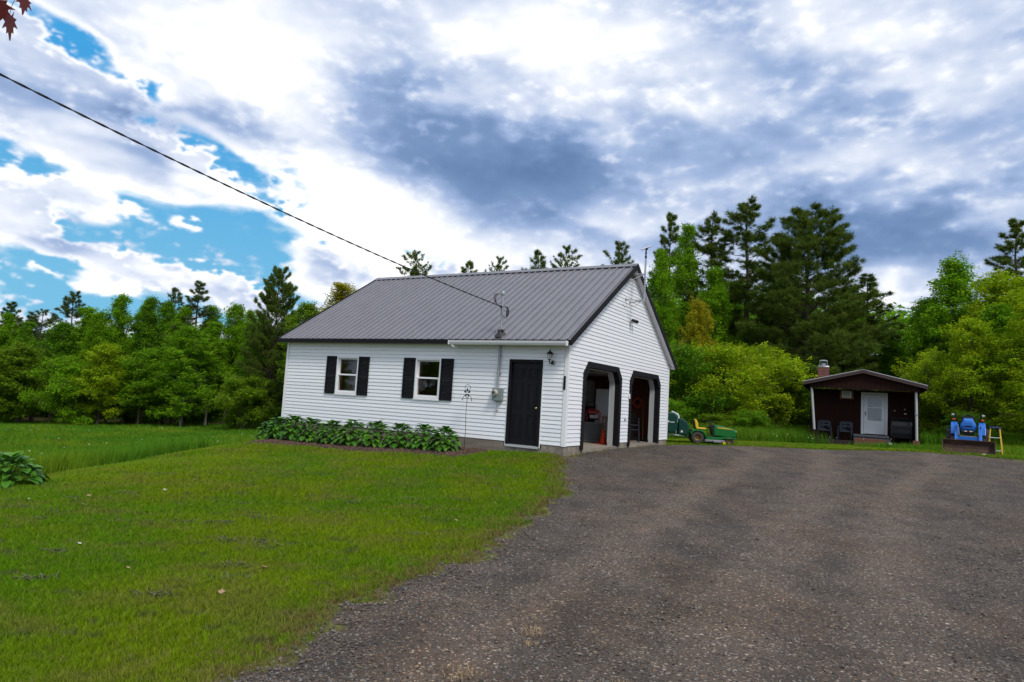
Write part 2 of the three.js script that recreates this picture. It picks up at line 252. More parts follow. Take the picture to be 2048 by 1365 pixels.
// mulch bed
{
  const r = rng(5);
  const mulch = canvasTex(512, (c, n) => { c.fillStyle = 'rgb(58,40,32)'; c.fillRect(0, 0, n, n); for (let k = 0; k < 6000; k++) { const g = 0.6 + r() * 0.8; c.strokeStyle = `rgb(${Math.round(78 * g)},${Math.round(56 * g)},${Math.round(46 * g)})`; c.lineWidth = 1 + r() * 3; const x = r() * n, y = r() * n, a = r() * 6.3, l = 5 + r() * 22; c.beginPath(); c.moveTo(x, y); c.lineTo(x + Math.cos(a) * l, y + Math.sin(a) * l); c.stroke(); } });
  const m = new THREE.MeshStandardMaterial({ map: mulch, bumpMap: mulch, bumpScale: 0.02, roughness: 1 });
  structure('mulch_bed', gridMesh(steps([[-10, 1, 0.1]]), steps([[-23, -14.5, 0.1]]), (x, z) => ground(x, z) + 0.02 + 0.05 * sstep(0, 0.5, bedD(x, z)) + noise2(x * 4, z * 4) * 0.012, (x, z) => bedD(x, z) > 0), m);
}
// ---------------------------------------------------------------- garage
const M = {
  vinyl: [std(.80, .81, .83, .42), std(.78, .79, .81, .45), std(.82, .83, .845, .42)],
  white: std(.80, .80, .81, .45), blackTrim: phys(.010, .010, .012, .6, { specularIntensity: .3 }), black: phys(.013, .013, .014, .6, { specularIntensity: .4 }), blackGloss: phys(.009, .009, .011, .4, { specularIntensity: .35 }),
  glass: phys(1, 1, 1, .02, { transmission: 1, thickness: 0, ior: 1.5 }), steel: std(.42, .44, .46, .38, { metalness: .85 }), galv: std(.34, .37, .38, .5, { metalness: .5 }), brass: std(.6, .46, .22, .25, { metalness: 1 }),
  meter: std(.20, .235, .235, .55), cable: std(.02, .02, .021, .6), jamb: std(.42, .43, .43, .6),
};
const concreteN = pfbm([8, 16, 32, 64, 128], 31);
const concrete = new THREE.MeshStandardMaterial({ map: dataTex(256, (u, v) => { const a = concreteN(u, v); return [.50 + .28 * (a - .5), .465 + .27 * (a - .5), .42 + .25 * (a - .5)]; }, true, [.8, .8]), roughness: .9, bumpMap: dataTex(256, (u, v) => [concreteN(u, v)], false, [1.5, 1.5]), bumpScale: .006 });
const woodN = pfbm([4, 8, 16, 64, 128], 47);
const boardTex = (r, g, b, rep, k = .5) => dataTex(256, (u, v) => { const a = woodN(u * 1, v * .12) * .6 + woodN(u * 4, v * .25) * .4 - .5; return [r * (1 + k * a), g * (1 + k * a), b * (1 + k * a)]; }, true, rep);
M.ply = new THREE.MeshStandardMaterial({ map: boardTex(.42, .22, .14, [.8, .8], .7), roughness: .8 });
M.ceiling = std(.22, .17, .13, .9);
const roofN = pfbm([8, 16, 32, 64], 61);
M.roof = new THREE.MeshStandardMaterial({ map: dataTex(256, (u, v) => { const a = roofN(u, v) - .5; return [.475 + .05 * a, .47 + .05 * a, .49 + .05 * a]; }, true, [.4, .4]), roughness: .40, metalness: .3 });

const garage = thing('garage', 'white vinyl-sided garage with grey ribbed metal roof and two open doorways', 'garage', [GX, GY, GZ], -GTH);
const WT = 0.2, HW = 2.44, RS = 0.625, EH = 2.579, OE = 0.247, OG = 0.18, RH = EH + RS * (GW / 2 + OE), TK = 0.15;
const front = (s0, s1, h0, h1, t0, t1) => boxb(-s1, -s0, h0, h1, -t1, -t0);   // s along the wall, h up, t inwards (negative is out)
const toGable = (g) => g.rotateY(Math.PI / 2);                                  // (t, h, out) on the gable wall
const WINS = [[6.75, 7.62], [3.77, 4.64]], WH0 = 0.93, WH1 = 2.05, DOOR = [0.67, 1.63, 2.075], BAYS = [[0.90, 3.62], [4.30, 7.24]], BTOP = 2.15, CH = 0.31;
const bayLine = ([a, b], i, top, bot) => [[a + i, bot], [a + i, top - CH], [a + CH * .95 + i * .6, top], [b - CH * .95 - i * .6, top], [b - i, top - CH], [b - i, bot]];
// structural walls
{
  const rect = (a, b, c, d) => [[-a, c], [-b, c], [-b, d], [-a, d]];
  const outline = [[0, -.004], [-DOOR[0] - .06, -.004], [-DOOR[0] - .06, DOOR[2] - .06], [-DOOR[1] + .06, DOOR[2] - .06], [-DOOR[1] + .06, -.004], [-GL, -.004], [-GL, HW + .25], [0, HW + .25]];
  part('front_wall', extrude(outline, WT, 0, WINS.map(([a, b]) => rect(a + .03, b - .03, WH0 + .03, WH1 - .03))).translate(0, 0, -WT / 2), M.ply, garage);
  const rw = [2.66, 3.56];
  part('rear_wall', extrude([[0, -.004], [-GL, -.004], [-GL, HW + .25], [0, HW + .25]], WT, 0, [rect(rw[0], rw[1], 1.0, 1.92)]).translate(0, 0, -GW + WT / 2), M.ply, garage);
  const gab = (doors) => { const p = [[WT + .002, -.004]]; if (doors) for (const b of BAYS) p.push(...bayLine(b, .16, BTOP - .15, -.004)); p.push([GW - WT - .002, -.004], [GW - WT - .002, HW + .05], [GW / 2, RH - TK - .06], [WT + .002, HW + .05]); return p; };
  part('gable_wall', toGable(extrude(gab(true), WT).translate(0, 0, -WT / 2)), M.ply, garage);
  part('end_wall', toGable(extrude(gab(false), WT).translate(0, 0, -WT / 2)).translate(-GL + WT, 0, 0), M.ply, garage);
  part('ceiling', boxb(-GL + WT, -WT, HW + .0, HW + .04, -GW + WT, -WT), M.ceiling, garage);
  part('floor', boxb(-GL + .03, -.03, -.7, -.09, -GW + .03, -.03), concrete, garage);
  const f = [front(0.003, .01 + .60, -.9, -.012, -.004, .22), front(1.69, GL - .003, -.9, -.012, -.004, .22), front(.61, 1.69, -.9, -.12, -.006, .22)];
  for (const [a, b] of [[.221, .98], [3.56, 4.36], [7.18, GW - .003]]) f.push(boxb(-.22, -.002, -.9, -.012, -b, -a));
  f.push(boxb(-GL + .003, -GL + .22, -.9, -.012, -GW + .003, -.221), boxb(-GL + .221, -.221, -.9, -.012, -GW + .003, -GW + .2));
  part('foundation', f, concrete, garage);
  for (const [a, b] of BAYS) part('door_sill', boxb(-.2, .02, -.6, -.098, -b + .165, -a - .165), concrete, garage);
  // rear window, seen through the open bay
  const w = part('window', [boxb(-rw[1], -rw[0], .98, 1.02, -GW, -GW + .1), boxb(-rw[1], -rw[0], 1.9, 1.94, -GW, -GW + .1), boxb(-rw[1], -rw[1] + .04, 1.021, 1.899, -GW, -GW + .1), boxb(-rw[0] - .04, -rw[0], 1.021, 1.899, -GW, -GW + .1), boxb(-rw[1] + .041, -rw[0] - .041, 1.44, 1.48, -GW + .02, -GW + .08)], M.white, garage);
  part('pane', boxb(-rw[1] + .041, -rw[0] - .041, 1.021, 1.439, -GW + .05, -GW + .053), M.glass, w); part('pane', boxb(-rw[1] + .041, -rw[0] - .041, 1.481, 1.899, -GW + .05, -GW + .053), M.glass, w);
}
// clapboards: one mesh per course and stretch
{
  const E = 0.1016;
  const board = (p0b, p1b, p0t, p1t, h0, h1) => {  // in x (along), y (up), z (out)
    const zb = .017, zt = .004, zi = .001, hm = h0 + (h1 - h0) * .08, v = [[p0b, h0, zi], [p1b, h0, zi], [p1b, h0, zb - .003], [p0b, h0, zb - .003], [p0b, hm, zb], [p1b, hm, zb], [p1t, h1, zt], [p0t, h1, zt], [p1t, h1, zi], [p0t, h1, zi]];
    const F = [[0, 1, 2, 3], [3, 2, 5, 4], [4, 5, 6, 7], [7, 6, 8, 9], [0, 3, 4, 7, 9], [1, 8, 6, 5, 2]], P = [];
    for (const f of F) for (let k = 1; k < f.length - 1; k++) P.push(...v[f[0]], ...v[f[k]], ...v[f[k + 1]]);
    const g = new THREE.BufferGeometry(); g.setAttribute('position', new THREE.Float32BufferAttribute(P, 3)); g.computeVertexNormals(); return g;
  };
  const r = rng(3), pick = () => M.vinyl[Math.floor(r() * 3)];
  for (let k = 0; k < 24; k++) {
    const h0 = k * E + .002, h1 = h0 + E - .001, hm = (h0 + h1) / 2, cut = [];
    if (hm < DOOR[2]) cut.push([DOOR[0] - .02, DOOR[1] + .02]);
    if (hm > WH0 && hm < WH1) cut.push([WINS[1][0] - .01, WINS[1][1] + .01], [WINS[0][0] - .01, WINS[0][1] + .01]);
    let s = 0.09; for (const [a, b] of [...cut, [GL - .09, 0]]) { part('siding_board', board(-a, -s, -a, -s, h0, h1), pick(), garage); s = b; }
    const g = part('siding_board', board(-GL + .09, -.09, -GL + .09, -.09, h0, h1).rotateY(Math.PI).translate(-GL, 0, -GW), pick(), garage); void g;
  }
  for (let k = 0; k < 48; k++) {
    const h0 = k * E + .002, h1 = h0 + E - .001, lo = (h) => Math.max(.09, (h - (EH + OE * RS - TK)) / RS), segs = [];
    if (GW - 2 * lo(h1) < .15) break;
    const edge = (h) => { const c = Math.max(0, h - (BTOP - CH)); return BAYS.map(([a, b]) => [a + c * .95 + .02, b - c * .95 - .02]); };
    if ((h0 + h1) / 2 < BTOP) { const e0 = edge(h0), e1 = edge(Math.min(h1, BTOP)); segs.push([lo(h0), e0[0][0], lo(h1), e1[0][0]], [e0[0][1], e0[1][0], e1[0][1], e1[1][0]], [e0[1][1], GW - lo(h0), e1[1][1], GW - lo(h1)]); } else segs.push([lo(h0), GW - lo(h0), lo(h1), GW - lo(h1)]);
    for (const [a, b, c, d] of segs) part('siding_board', toGable(board(a, b, c, d, h0, h1)), pick(), garage);
    part('siding_board', toGable(board(lo(h0), GW - lo(h0), lo(h1), GW - lo(h1), h0, h1)).rotateY(Math.PI).translate(-GL, 0, -GW), pick(), garage);
  }
  for (const [x, z, sx, sz] of [[0, 0, 1, 1], [-GL, 0, -1, 1], [0, -GW, 1, -1], [-GL, -GW, -1, -1]]) part('corner_trim', [box(.10, HW + .1, .022, x - sx * .05 + sx * .022, HW / 2 + .045, z + sz * .011), box(.022, HW + .1, .078, x + sx * .011, HW / 2 + .045, z - sz * .039)], M.white, garage);
}
// roof
{
  const roof = new THREE.Group(); roof.name = 'roof'; garage.add(roof);
  const run = GW / 2 + OE, len = Math.hypot(run, run * RS), ca = run / len, sa = run * RS / len, x1 = OG, x0 = -GL - OG, n = 11, pw = (x1 - x0) / n, rib = pw / 4;
  const dk = (side) => { // deck under the sheets
    const pts = [[OE, EH - .03], [-run + OE, RH - .03], [-run + OE, RH - .03 - .09], [OE - .02, EH - .12]].map(([z, y]) => [side > 0 ? z : -GW - z, y]);
    const s = new THREE.Shape(pts.map(([z, y]) => new THREE.Vector2(z, y)));
    return new THREE.ExtrudeGeometry(s, { depth: x1 - x0 - .08, bevelEnabled: false }).rotateY(-Math.PI / 2).translate(x1 - .04, 0, 0);
  };
  part('roof_deck', [dk(1), dk(-1)], M.white, roof);
  const prof = [], d = .034; for (let k = 0; k < 4; k++) { const c = (k + .5) * rib; prof.push([c - .028, 0], [c - .017, d], [c + .017, d], [c + .028, 0]); if (k < 3) prof.push([c + rib / 2 - .02, 0], [c + rib / 2, .004], [c + rib / 2 + .02, 0]); }
  prof.unshift([0, 0]); prof.push([pw, 0]);
  for (const side of [1, -1]) for (let i = 0; i < n; i++) {
    const P = [], I = [], Uv = [], lift = -.024, ex = .03;
    prof.forEach(([x, h]) => { for (const l of [-ex, len - .02]) { const z = OE - l * ca + (h + lift) * sa, y = EH + l * sa + (h + lift) * ca; P.push(x0 + i * pw + x, y, side > 0 ? z : -GW - z); Uv.push(x0 + i * pw + x, l); } });
    for (let k = 0; k < prof.length - 1; k++) { const a = k * 2; side > 0 ? I.push(a, a + 2, a + 1, a + 2, a + 3, a + 1) : I.push(a, a + 1, a + 2, a + 2, a + 1, a + 3); }
    let g = new THREE.BufferGeometry(); g.setAttribute('position', new THREE.Float32BufferAttribute(P, 3)); g.setAttribute('uv', new THREE.Float32BufferAttribute(Uv, 2)); g.setIndex(I); g = g.toNonIndexed(); g.computeVertexNormals();
    part('roof_panel', g, M.roof, roof);
  }
  const cap = (w, y) => [[-w, y - w * RS], [0, y], [w, y - w * RS], [w, y - w * RS - .012], [0, y - .012], [-w, y - w * RS - .012]];
  part('ridge_cap', toGable(extrude(cap(.17, RH + .028), x1 - x0 + .05)).translate((x0 + x1) / 2, 0, -GW / 2), M.roof, roof);
  part('ridge_vent', toGable(extrude(cap(.13, RH + .008), x1 - x0 - .02)).translate((x0 + x1) / 2, 0, -GW / 2), M.black, roof);
  // black fascia along the eaves, black rake boards on the gables, white soffits
  for (const side of [1, -1]) {
    const z = side > 0 ? OE + .005 : -GW - OE - .005;
    part('fascia', box(x1 - x0 + .01, .125, .022, (x0 + x1) / 2, EH - .088, z), M.blackTrim, roof);
    part('soffit', box(x1 - x0 - .07, .014, OE - .018, (x0 + x1) / 2, HW + .012, side > 0 ? (OE - .01) / 2 + .004 : -GW - (OE - .01) / 2 - .004), M.white, roof);
    for (const xe of [x1 + .006, x0 - .006]) {
      const pts = [[OE + .02, EH + .005], [-run + OE, RH + .018], [-run + OE, RH - .155], [OE + .02, EH - .165]].map(([zz, y]) => new THREE.Vector2(side > 0 ? zz : -GW - zz, y));
      part('rake_board', new THREE.ExtrudeGeometry(new THREE.Shape(pts), { depth: .03, bevelEnabled: false }).rotateY(-Math.PI / 2).translate(xe + .015, 0, 0), M.blackTrim, roof);
      // sloped soffit under the overhang
      const q = [[OE - .03, EH - .135], [-run + OE, RH - .135], [-run + OE, RH - .15], [OE - .03, EH - .15]].map(([zz, y]) => new THREE.Vector2(side > 0 ? zz : -GW - zz, y));
      const w = OG - .03; part('rake_soffit', new THREE.ExtrudeGeometry(new THREE.Shape(q), { depth: w, bevelEnabled: false }).rotateY(-Math.PI / 2).translate(xe > 0 ? OG - .012 : x0 + .012 + w, 0, 0), M.white, roof);
    }
  }
  // short white gutter over the entrance
  const gp = [[0, 0], [.075, .012], [.10, .06], [.11, .11], [.10, .11], [.09, .063], [.07, .022], [.008, .012], [.008, .11], [0, .11]];
  const gut = part('gutter', toGable(extrude(gp.map(([a, b]) => [-a, b]), 3.42)).translate(-1.62, HW - .035, OE + .018), M.white, garage);
  part('end_cap', [box(.012, .115, .115, -3.338, HW + .024, OE + .072), box(.012, .115, .115, .098, HW + .024, OE + .072)], M.white, gut);
  part('outlet', [rod(V(-3.24, HW - .034, OE + .06), V(-3.24, HW - .075, OE + .06), .035, .03), rod(V(-3.24, HW - .07, OE + .06), V(-3.19, HW - .10, OE + .03), .03, .028)], M.white, gut);
}
// windows with louvred shutters
const shutterGeo = [], SHW = .40, SHH = 1.125;
{
  const bars = [boxb(0, .045, 0, SHH, 0, .03), boxb(SHW - .045, SHW, 0, SHH, 0, .03), boxb(.046, SHW - .046, 0, .06, 0, .029), boxb(.046, SHW - .046, SHH - .06, SHH, 0, .029), boxb(.046, SHW - .046, SHH / 2 - .03, SHH / 2 + .03, 0, .029)];
  shutterGeo.push(merge(bars));
  const sl = []; for (let y = .075; y < SHH - .06; y += .036) if (Math.abs(y - SHH / 2) > .045) sl.push(box(SHW - .092, .036, .006).rotateX(-.6).translate(SHW / 2, y, .013));
  shutterGeo.push(merge(sl));
}
WINS.forEach(([a, b], wi) => {
  const m = .05, fr = (i, d0, d1, h0 = WH0, h1 = WH1, w = m) => [front(a + i, a + i + w, h0, h1, d0, d1), front(b - i - w, b - i, h0, h1, d0, d1), front(a + i + w + .0005, b - i - w - .0005, h0, h0 + w + .01, d0, d1), front(a + i + w + .0005, b - i - w - .0005, h1 - w, h1, d0, d1)];
  const win = part('window', [...fr(0, -.032, .1), front(a - .02, b + .02, WH0 - .03, WH0 - .002, -.045, 0)], M.white, garage);
  const mid = 1.49;
  part('sash', [...fr(.052, -.012, .02, WH0 + .062, mid + .03, .035)], M.white, win);
  part('sash', [...fr(.052, .026, .058, mid - .005, WH1 - .052, .035)], M.white, win);
  part('pane', front(a + .088, b - .088, WH0 + .107, mid - .006, .002, .006), M.glass, win);
  part('pane', front(a + .088, b - .088, mid + .041, WH1 - .088, .04, .044), M.glass, win);
  for (const sx of [-b - .01 - SHW, -a + .01]) { const sh = part('shutter', shutterGeo[0], M.blackTrim, garage); sh.position.set(sx, WH0 - .005, .019); part('louvres', shutterGeo[1], M.blackTrim, sh); }
  void wi;
});
// entrance door with six panels
{
  const [a, b, top] = DOOR, t = .075;
  part('door_frame', [front(a, a + t, -.1, top, -.03, .12), front(b - t, b, -.1, top, -.03, .12), front(a + t + .0005, b - t - .0005, top - t, top, -.03, .12)], M.blackTrim, garage);
  part('door_casing', [front(a - .022, a - .001, -.1, top + .02, -.022, 0), front(b + .001, b + .022, -.1, top + .02, -.022, 0), front(a, b, top + .001, top + .02, -.022, 0)], M.white, garage);
  const d = part('door', front(a + t + .002, b - t - .002, -.06, top - t - .002, .035, .08), M.blackGloss, garage);
  const w = b - a - 2 * t, x0 = a + t;
  for (const [h0, h1] of [[.13, .70], [.86, 1.48], [1.6, 1.86]]) for (const k of [0, 1]) {
    const s0 = x0 + .10 + k * (w / 2 - .03), s1 = s0 + w / 2 - .17;
    part('door_panel', [front(s0, s1, h0, h0 + .018, .022, .036), front(s0, s1, h1 - .018, h1, .022, .036), front(s0, s0 + .018, h0 + .0185, h1 - .0185, .022, .036), front(s1 - .018, s1, h0 + .0185, h1 - .0185, .022, .036), front(s0 + .05, s1 - .05, h0 + .05, h1 - .05, .027, .036)], M.blackGloss, d);
  }
  part('door_knob', [rod(V(-x0 - .065, .87, -.035), V(-x0 - .065, .87, .0), .012), new THREE.SphereGeometry(.03, 14, 10).scale(1, 1, .8).translate(-x0 - .065, .87, .015), rod(V(-x0 - .065, .87, -.036), V(-x0 - .065, .87, -.028), .032)], M.brass, d);
  part('threshold', front(a + .01, b - .01, -.118, -.062, -.05, .1), M.jamb, garage);
}
// bay door surrounds: black boards with cut corners, pale jambs behind
for (const bay of BAYS) {
  const ring = (i0, i1, d) => toGable(extrude([...bayLine(bay, i0, BTOP - (i0 ? i0 * .9 : 0), -.1), ...bayLine(bay, i1, BTOP - i1 * .9, -.1).reverse()], d));
  part('door_trim', ring(0, .165, .035).translate(.0176, 0, 0), M.blackTrim, garage);
  part('door_reveal', ring(.152, .17, .12).translate(-.0585, 0, 0), M.blackTrim, garage);
  part('door_jamb', ring(.158, .19, .15).translate(-.195, 0, 0), M.jamb, garage);
}
// raised overhead doors on their tracks
for (const [a, b] of BAYS) {
  const d = part('overhead_door', boxb(-2.6, -.36, 2.12, 2.16, -b + .2, -a - .2), M.white, garage);
  for (let k = 0; k < 4; k++) part('door_section', boxb(-2.6 + k * .56 + .01, -2.6 + k * .56 + .55, 2.105, 2.1195, -b + .22, -a - .22), M.jamb, d);
  for (const t of [a + .2, b - .2]) part('door_track', tube([[-.27, 0, -t], [-.27, 1.2, -t], [-.3, 1.9, -t], [-.5, 2.07, -t], [-1.4, 2.08, -t], [-2.6, 2.08, -t]], .02, 20, 5), M.galv, d);
}
// ---------------------------------------------------------------- trees
const barkN = pfbm([8, 16, 32, 64], 71);
const bark = (r, g, b) => new THREE.MeshStandardMaterial({ map: dataTex(128, (u, v) => { const a = barkN(u * 2, v * .5) - .5; return [r * (1 + 1.3 * a), g * (1 + 1.3 * a), b * (1 + 1.3 * a)]; }, true, [1, .6]), roughness: 1 });
const BARK = [bark(.36, .31, .27), bark(.46, .44, .40), bark(.30, .25, .22)];
const leafMat = (r, g, b) => new THREE.MeshPhysicalMaterial({ color: new THREE.Color().setRGB(r, g, b), roughness: .85, transmission: .42, thickness: 0, specularIntensity: .12, side: THREE.DoubleSide });
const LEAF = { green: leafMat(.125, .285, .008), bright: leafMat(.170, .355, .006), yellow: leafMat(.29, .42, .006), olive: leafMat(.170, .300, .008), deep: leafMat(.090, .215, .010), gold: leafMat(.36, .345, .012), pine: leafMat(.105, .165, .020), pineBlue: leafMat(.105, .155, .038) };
// clump of leaves about half a metre across
function leafClump(seed, n, R, L, Wd) {
  const r = rng(seed), P = [], N = [], I = [];
  for (let k = 0; k < n; k++) {
    const c = V(r() - .5, (r() - .5) * .8, r() - .5).normalize().multiplyScalar(R * Math.cbrt(r())), q = new THREE.Quaternion().setFromEuler(new THREE.Euler((r() - .5) * 1.7, r() * 6.28, (r() - .5) * 1.7)), l = L * (.7 + r() * .6), w = Wd * (.7 + r() * .6), b = P.length / 3;
    for (const [x, y, z] of [[0, 0, -l / 2], [w / 2, l * .06, 0], [0, 0, l / 2], [-w / 2, l * .06, 0]]) { const p = V(x, y, z).applyQuaternion(q).add(c); P.push(p.x, p.y, p.z); const nn = V(0, 1, 0).applyQuaternion(q); N.push(nn.x, nn.y, nn.z); }
    I.push(b, b + 2, b + 1, b, b + 3, b + 2);
  }
  const g = new THREE.BufferGeometry(); g.setAttribute('position', new THREE.Float32BufferAttribute(P, 3)); g.setAttribute('normal', new THREE.Float32BufferAttribute(N, 3)); g.setIndex(I); return g;
}
function needleTuft(seed, n, L, w) {
  const r = rng(seed), P = [], I = [];
  for (let k = 0; k < n; k++) {
    const d = V((r() - .5) * 1.6, .25 + r() * .8, (r() - .5) * 1.6 + .4).normalize(), s = V(r() - .5, r() - .5, r() - .5).cross(d).normalize().multiplyScalar(w), l = L * (.7 + r() * .5), o = V((r() - .5) * .1, (r() - .5) * .06, (r() - .5) * .16), b = P.length / 3;
    for (const p of [o.clone().add(s), o.clone().sub(s), o.clone().addScaledVector(d, l)]) P.push(p.x, p.y, p.z);
    I.push(b, b + 1, b + 2);
  }
  const g = new THREE.BufferGeometry(); g.setAttribute('position', new THREE.Float32BufferAttribute(P, 3)); g.setIndex(I); g.computeVertexNormals(); return g;
}
const CLUMPS = [leafClump(1, 16, .31, .155, .105), leafClump(2, 16, .31, .15, .11)], SPRIGS = [leafClump(3, 9, .24, .16, .10)], TUFTS = [needleTuft(4, 28, .25, .011), needleTuft(5, 28, .23, .011)];
function crownMesh(geo, mat, spots, seed, jitter = .3) {
  const m = new THREE.InstancedMesh(geo, mat, spots.length), r = rng(seed), o = new THREE.Object3D(), c = new THREE.Color();
  spots.forEach(([p, s, dir], i) => {
    o.position.copy(p); o.scale.setScalar(s); if (dir) { o.quaternion.setFromUnitVectors(V(0, 0, 1), dir); o.rotateZ(r() * 6.28); } else o.rotation.set((r() - .5) * .8, r() * 6.28, (r() - .5) * .8);
    o.updateMatrix(); m.setMatrixAt(i, o.matrix); const k = 1 - jitter / 2 + r() * jitter; m.setColorAt(i, c.setRGB(k * (.9 + r() * .25), k, k * (.8 + r() * .4)));
  });
  m.name = 'crown'; m.userData.kind = 'stuff'; m.castShadow = m.receiveShadow = true; return m;
}
// broad-leaved tree: limbs off a leaning trunk, leaf clumps gathered on the branch ends
function broadleaf({ seed, H, W, base, limbs, subs, per, clump = 0, stems = 1, topW = .55, spread = 1, lift = .35, size = 1 }) {
  const r = rng(seed), wood = [], spots = [];
  for (let st = 0; st < stems; st++) {
    const la = r() * 6.28, lean = stems > 1 ? W * .22 : H * .03, hh = H * (stems > 1 ? .75 + r() * .25 : 1), off = stems > 1 ? V((r() - .5) * .5, 0, (r() - .5) * .5) : V(0, 0, 0), tp = [];
    for (let k = 0; k <= 5; k++) { const t = k / 5; tp.push(off.clone().add(V(Math.cos(la) * lean * t + (r() - .5) * .12 * W * t * .5, hh * .97 * t - (k ? 0 : .5), Math.sin(la) * lean * t + (r() - .5) * .12 * W * t * .5))); }
    const tr = H * (stems > 1 ? .008 : .0125); wood.push(taper(tp, tr, tr * .15, 7));
    const tc = new THREE.CatmullRomCurve3(tp), L = Math.round(limbs / stems);
    for (let i = 0; i < L; i++) {
      const t = lerp(base, .98, (i + r() * .8) / L), p0 = tc.getPoint(t), a = i * 2.399 + r() * .8, f = (t - base) / (1 - base), prof = Math.sin(Math.PI * clamp(.18 + .80 * Math.pow(f, .8))) * .8 + .2 * topW, len = Math.max(.35, W * .5 * prof * (.75 + r() * .5)) * spread, up = lift + f * 1.0 + r() * .25;
      const d = V(Math.cos(a), up, Math.sin(a)).normalize(), p1 = p0.clone().addScaledVector(d, len * .55), p2 = p0.clone().addScaledVector(d, len).add(V(0, -len * .08, 0));
      wood.push(taper([p0, p1, p2], tr * .42 * (1 - f * .6), .008, 5));
      for (let s = 0; s < subs; s++) {
        const u = .35 + .65 * (s + r() * .7) / subs, b0 = p0.clone().lerp(p2, u), sd = V((r() - .5) * 2, (r() - .25) * 1.1, (r() - .5) * 2).normalize(), b1 = b0.clone().addScaledVector(sd, len * .28 + .25), rad = .30 + .10 * len;
        wood.push(taper([b0, b0.clone().lerp(b1, .5).add(V(0, .05, 0)), b1], .014, .004, 4));
        for (let k = f > .72 ? Math.ceil(per * .45) : 0; k < per; k++) { const q = V((r() + r() + r() - 1.5), (r() + r() + r() - 1.5) * .7, (r() + r() + r() - 1.5)).multiplyScalar(rad * 1.1); spots.push([b1.clone().lerp(b0, r() * .6).add(q), size * (.65 + r() * .6)]); }
      }
    }
  }
  return { wood: merge(wood), spots, geo: CLUMPS[seed % 2], H, W, seed };
}
// pine: whorls of level limbs that turn up at their ends, needle tufts along the outer half
function pineTree({ seed, H, W, base, every = .55, top = .35, dense = 1, ragged = .3, shape = 1 }) {
  const r = rng(seed), wood = [], spots = [], tp = [];
  for (let k = 0; k <= 6; k++) { const t = k / 6; tp.push(V((r() - .5) * .25 * t, H * t - (k ? 0 : .5), (r() - .5) * .25 * t)); }
  const tr = H * .0125; wood.push(taper(tp, tr, .02, 8));
  const tc = new THREE.CatmullRomCurve3(tp);
  for (let h = H * base * .5; h < H * base; h += .8) for (let k = 0; k < 2; k++) { const a = r() * 6.28, p = tc.getPoint(h / H); wood.push(taper([p, p.clone().add(V(Math.cos(a) * .5, -.05, Math.sin(a) * .5)), p.clone().add(V(Math.cos(a) * (.6 + r()), -.1 - r() * .3, Math.sin(a) * (.6 + r())))], .022, .006, 4)); }
  for (let h = H * base; h < H * .985; h += every * (.75 + r() * .5)) {
    const f = (h - H * base) / (H * (1 - base)), n = 4 + Math.floor(r() * 3), p0 = tc.getPoint(h / H), prof = Math.pow(1 - f, shape) * (f < .12 ? .7 + f * 2.5 : 1), a0 = r() * 6.28;
    for (let k = 0; k < n; k++) {
      if (r() < ragged * .35) continue;
      const a = a0 + k * 6.283 / n + (r() - .5) * .5, bh = p0.clone().add(V(0, (r() - .5) * every * .9, 0)), len = Math.max(top, W * .5 * prof * (1 - ragged + r() * ragged * 1.7)), rise = lerp(.02, .95, f) + (r() - .5) * .2, d = V(Math.cos(a), 0, Math.sin(a));
      const p1 = bh.clone().addScaledVector(d, len * .5).add(V(0, len * rise * .35, 0)), p2 = bh.clone().addScaledVector(d, len).add(V(0, len * (rise * .8 + .12), 0));
      wood.push(taper([bh, p1, p2], .012 + len * .009, .006, 4));
      const side = V(-d.z, 0, d.x), m = Math.ceil((3 + len * 9.5) * dense);
      for (let i = 0; i < m; i++) {
        const u = lerp(.28, 1.02, Math.sqrt(r())), w = (r() - .5) * len * .62 * (1.15 - u * .55), q = bh.clone().lerp(p1, Math.min(1, u * 2)); if (u > .5) q.copy(p1).lerp(p2, (u - .5) * 2);
        q.addScaledVector(side, w).add(V(0, (r() - .3) * .16 + Math.abs(w) * .1, 0));
        spots.push([q, .8 + r() * .6, d.clone().multiplyScalar(.8).addScaledVector(side, Math.sign(w) * .6).add(V(0, .35 + f * .5, 0)).normalize()]);
      }
    }
  }
  return { wood: merge(wood), spots, geo: TUFTS[seed % 2], H, W, seed, pine: true };
}
const FOREST = [0, 1, 2].map((k) => broadleaf({ seed: 101 + k * 7, H: 12, W: 4.8, base: .24, limbs: 30, subs: 5, per: 17, lift: .5, topW: .25, size: .85 }));
const ROUND = [0, 1, 2].map((k) => broadleaf({ seed: 201 + k * 7, H: 9, W: 5, base: .12, limbs: 30, subs: 5, per: 20, topW: .6, size: .72, lift: .4 }));
const SHRUB = [0, 1, 2].map((k) => broadleaf({ seed: 301 + k * 7, H: 5.2, W: 4.6, base: .06, limbs: 32, subs: 4, per: 20, stems: 4, topW: .8, size: .66, lift: .4 }));
const PINES = [pineTree({ seed: 401, H: 17, W: 5.2, base: .38, ragged: .45, shape: .7, dense: 1.5 }), pineTree({ seed: 402, H: 14.4, W: 8.8, base: .12, dense: 2.3, ragged: .24, shape: .55, every: .44 }), pineTree({ seed: 403, H: 13, W: 3.6, base: .22, ragged: .35, shape: .85, every: .55, dense: 1.8 }), pineTree({ seed: 404, H: 17.5, W: 5, base: .42, ragged: .5, shape: .6, dense: 1.4 }), pineTree({ seed: 405, H: 18, W: 6.4, base: .45, ragged: .55, shape: .62, dense: 1.1, every: .6 }), pineTree({ seed: 406, H: 18, W: 6, base: .5, ragged: .6, shape: .7, dense: 1.2, every: .5 })];
const protoOf = new Map();
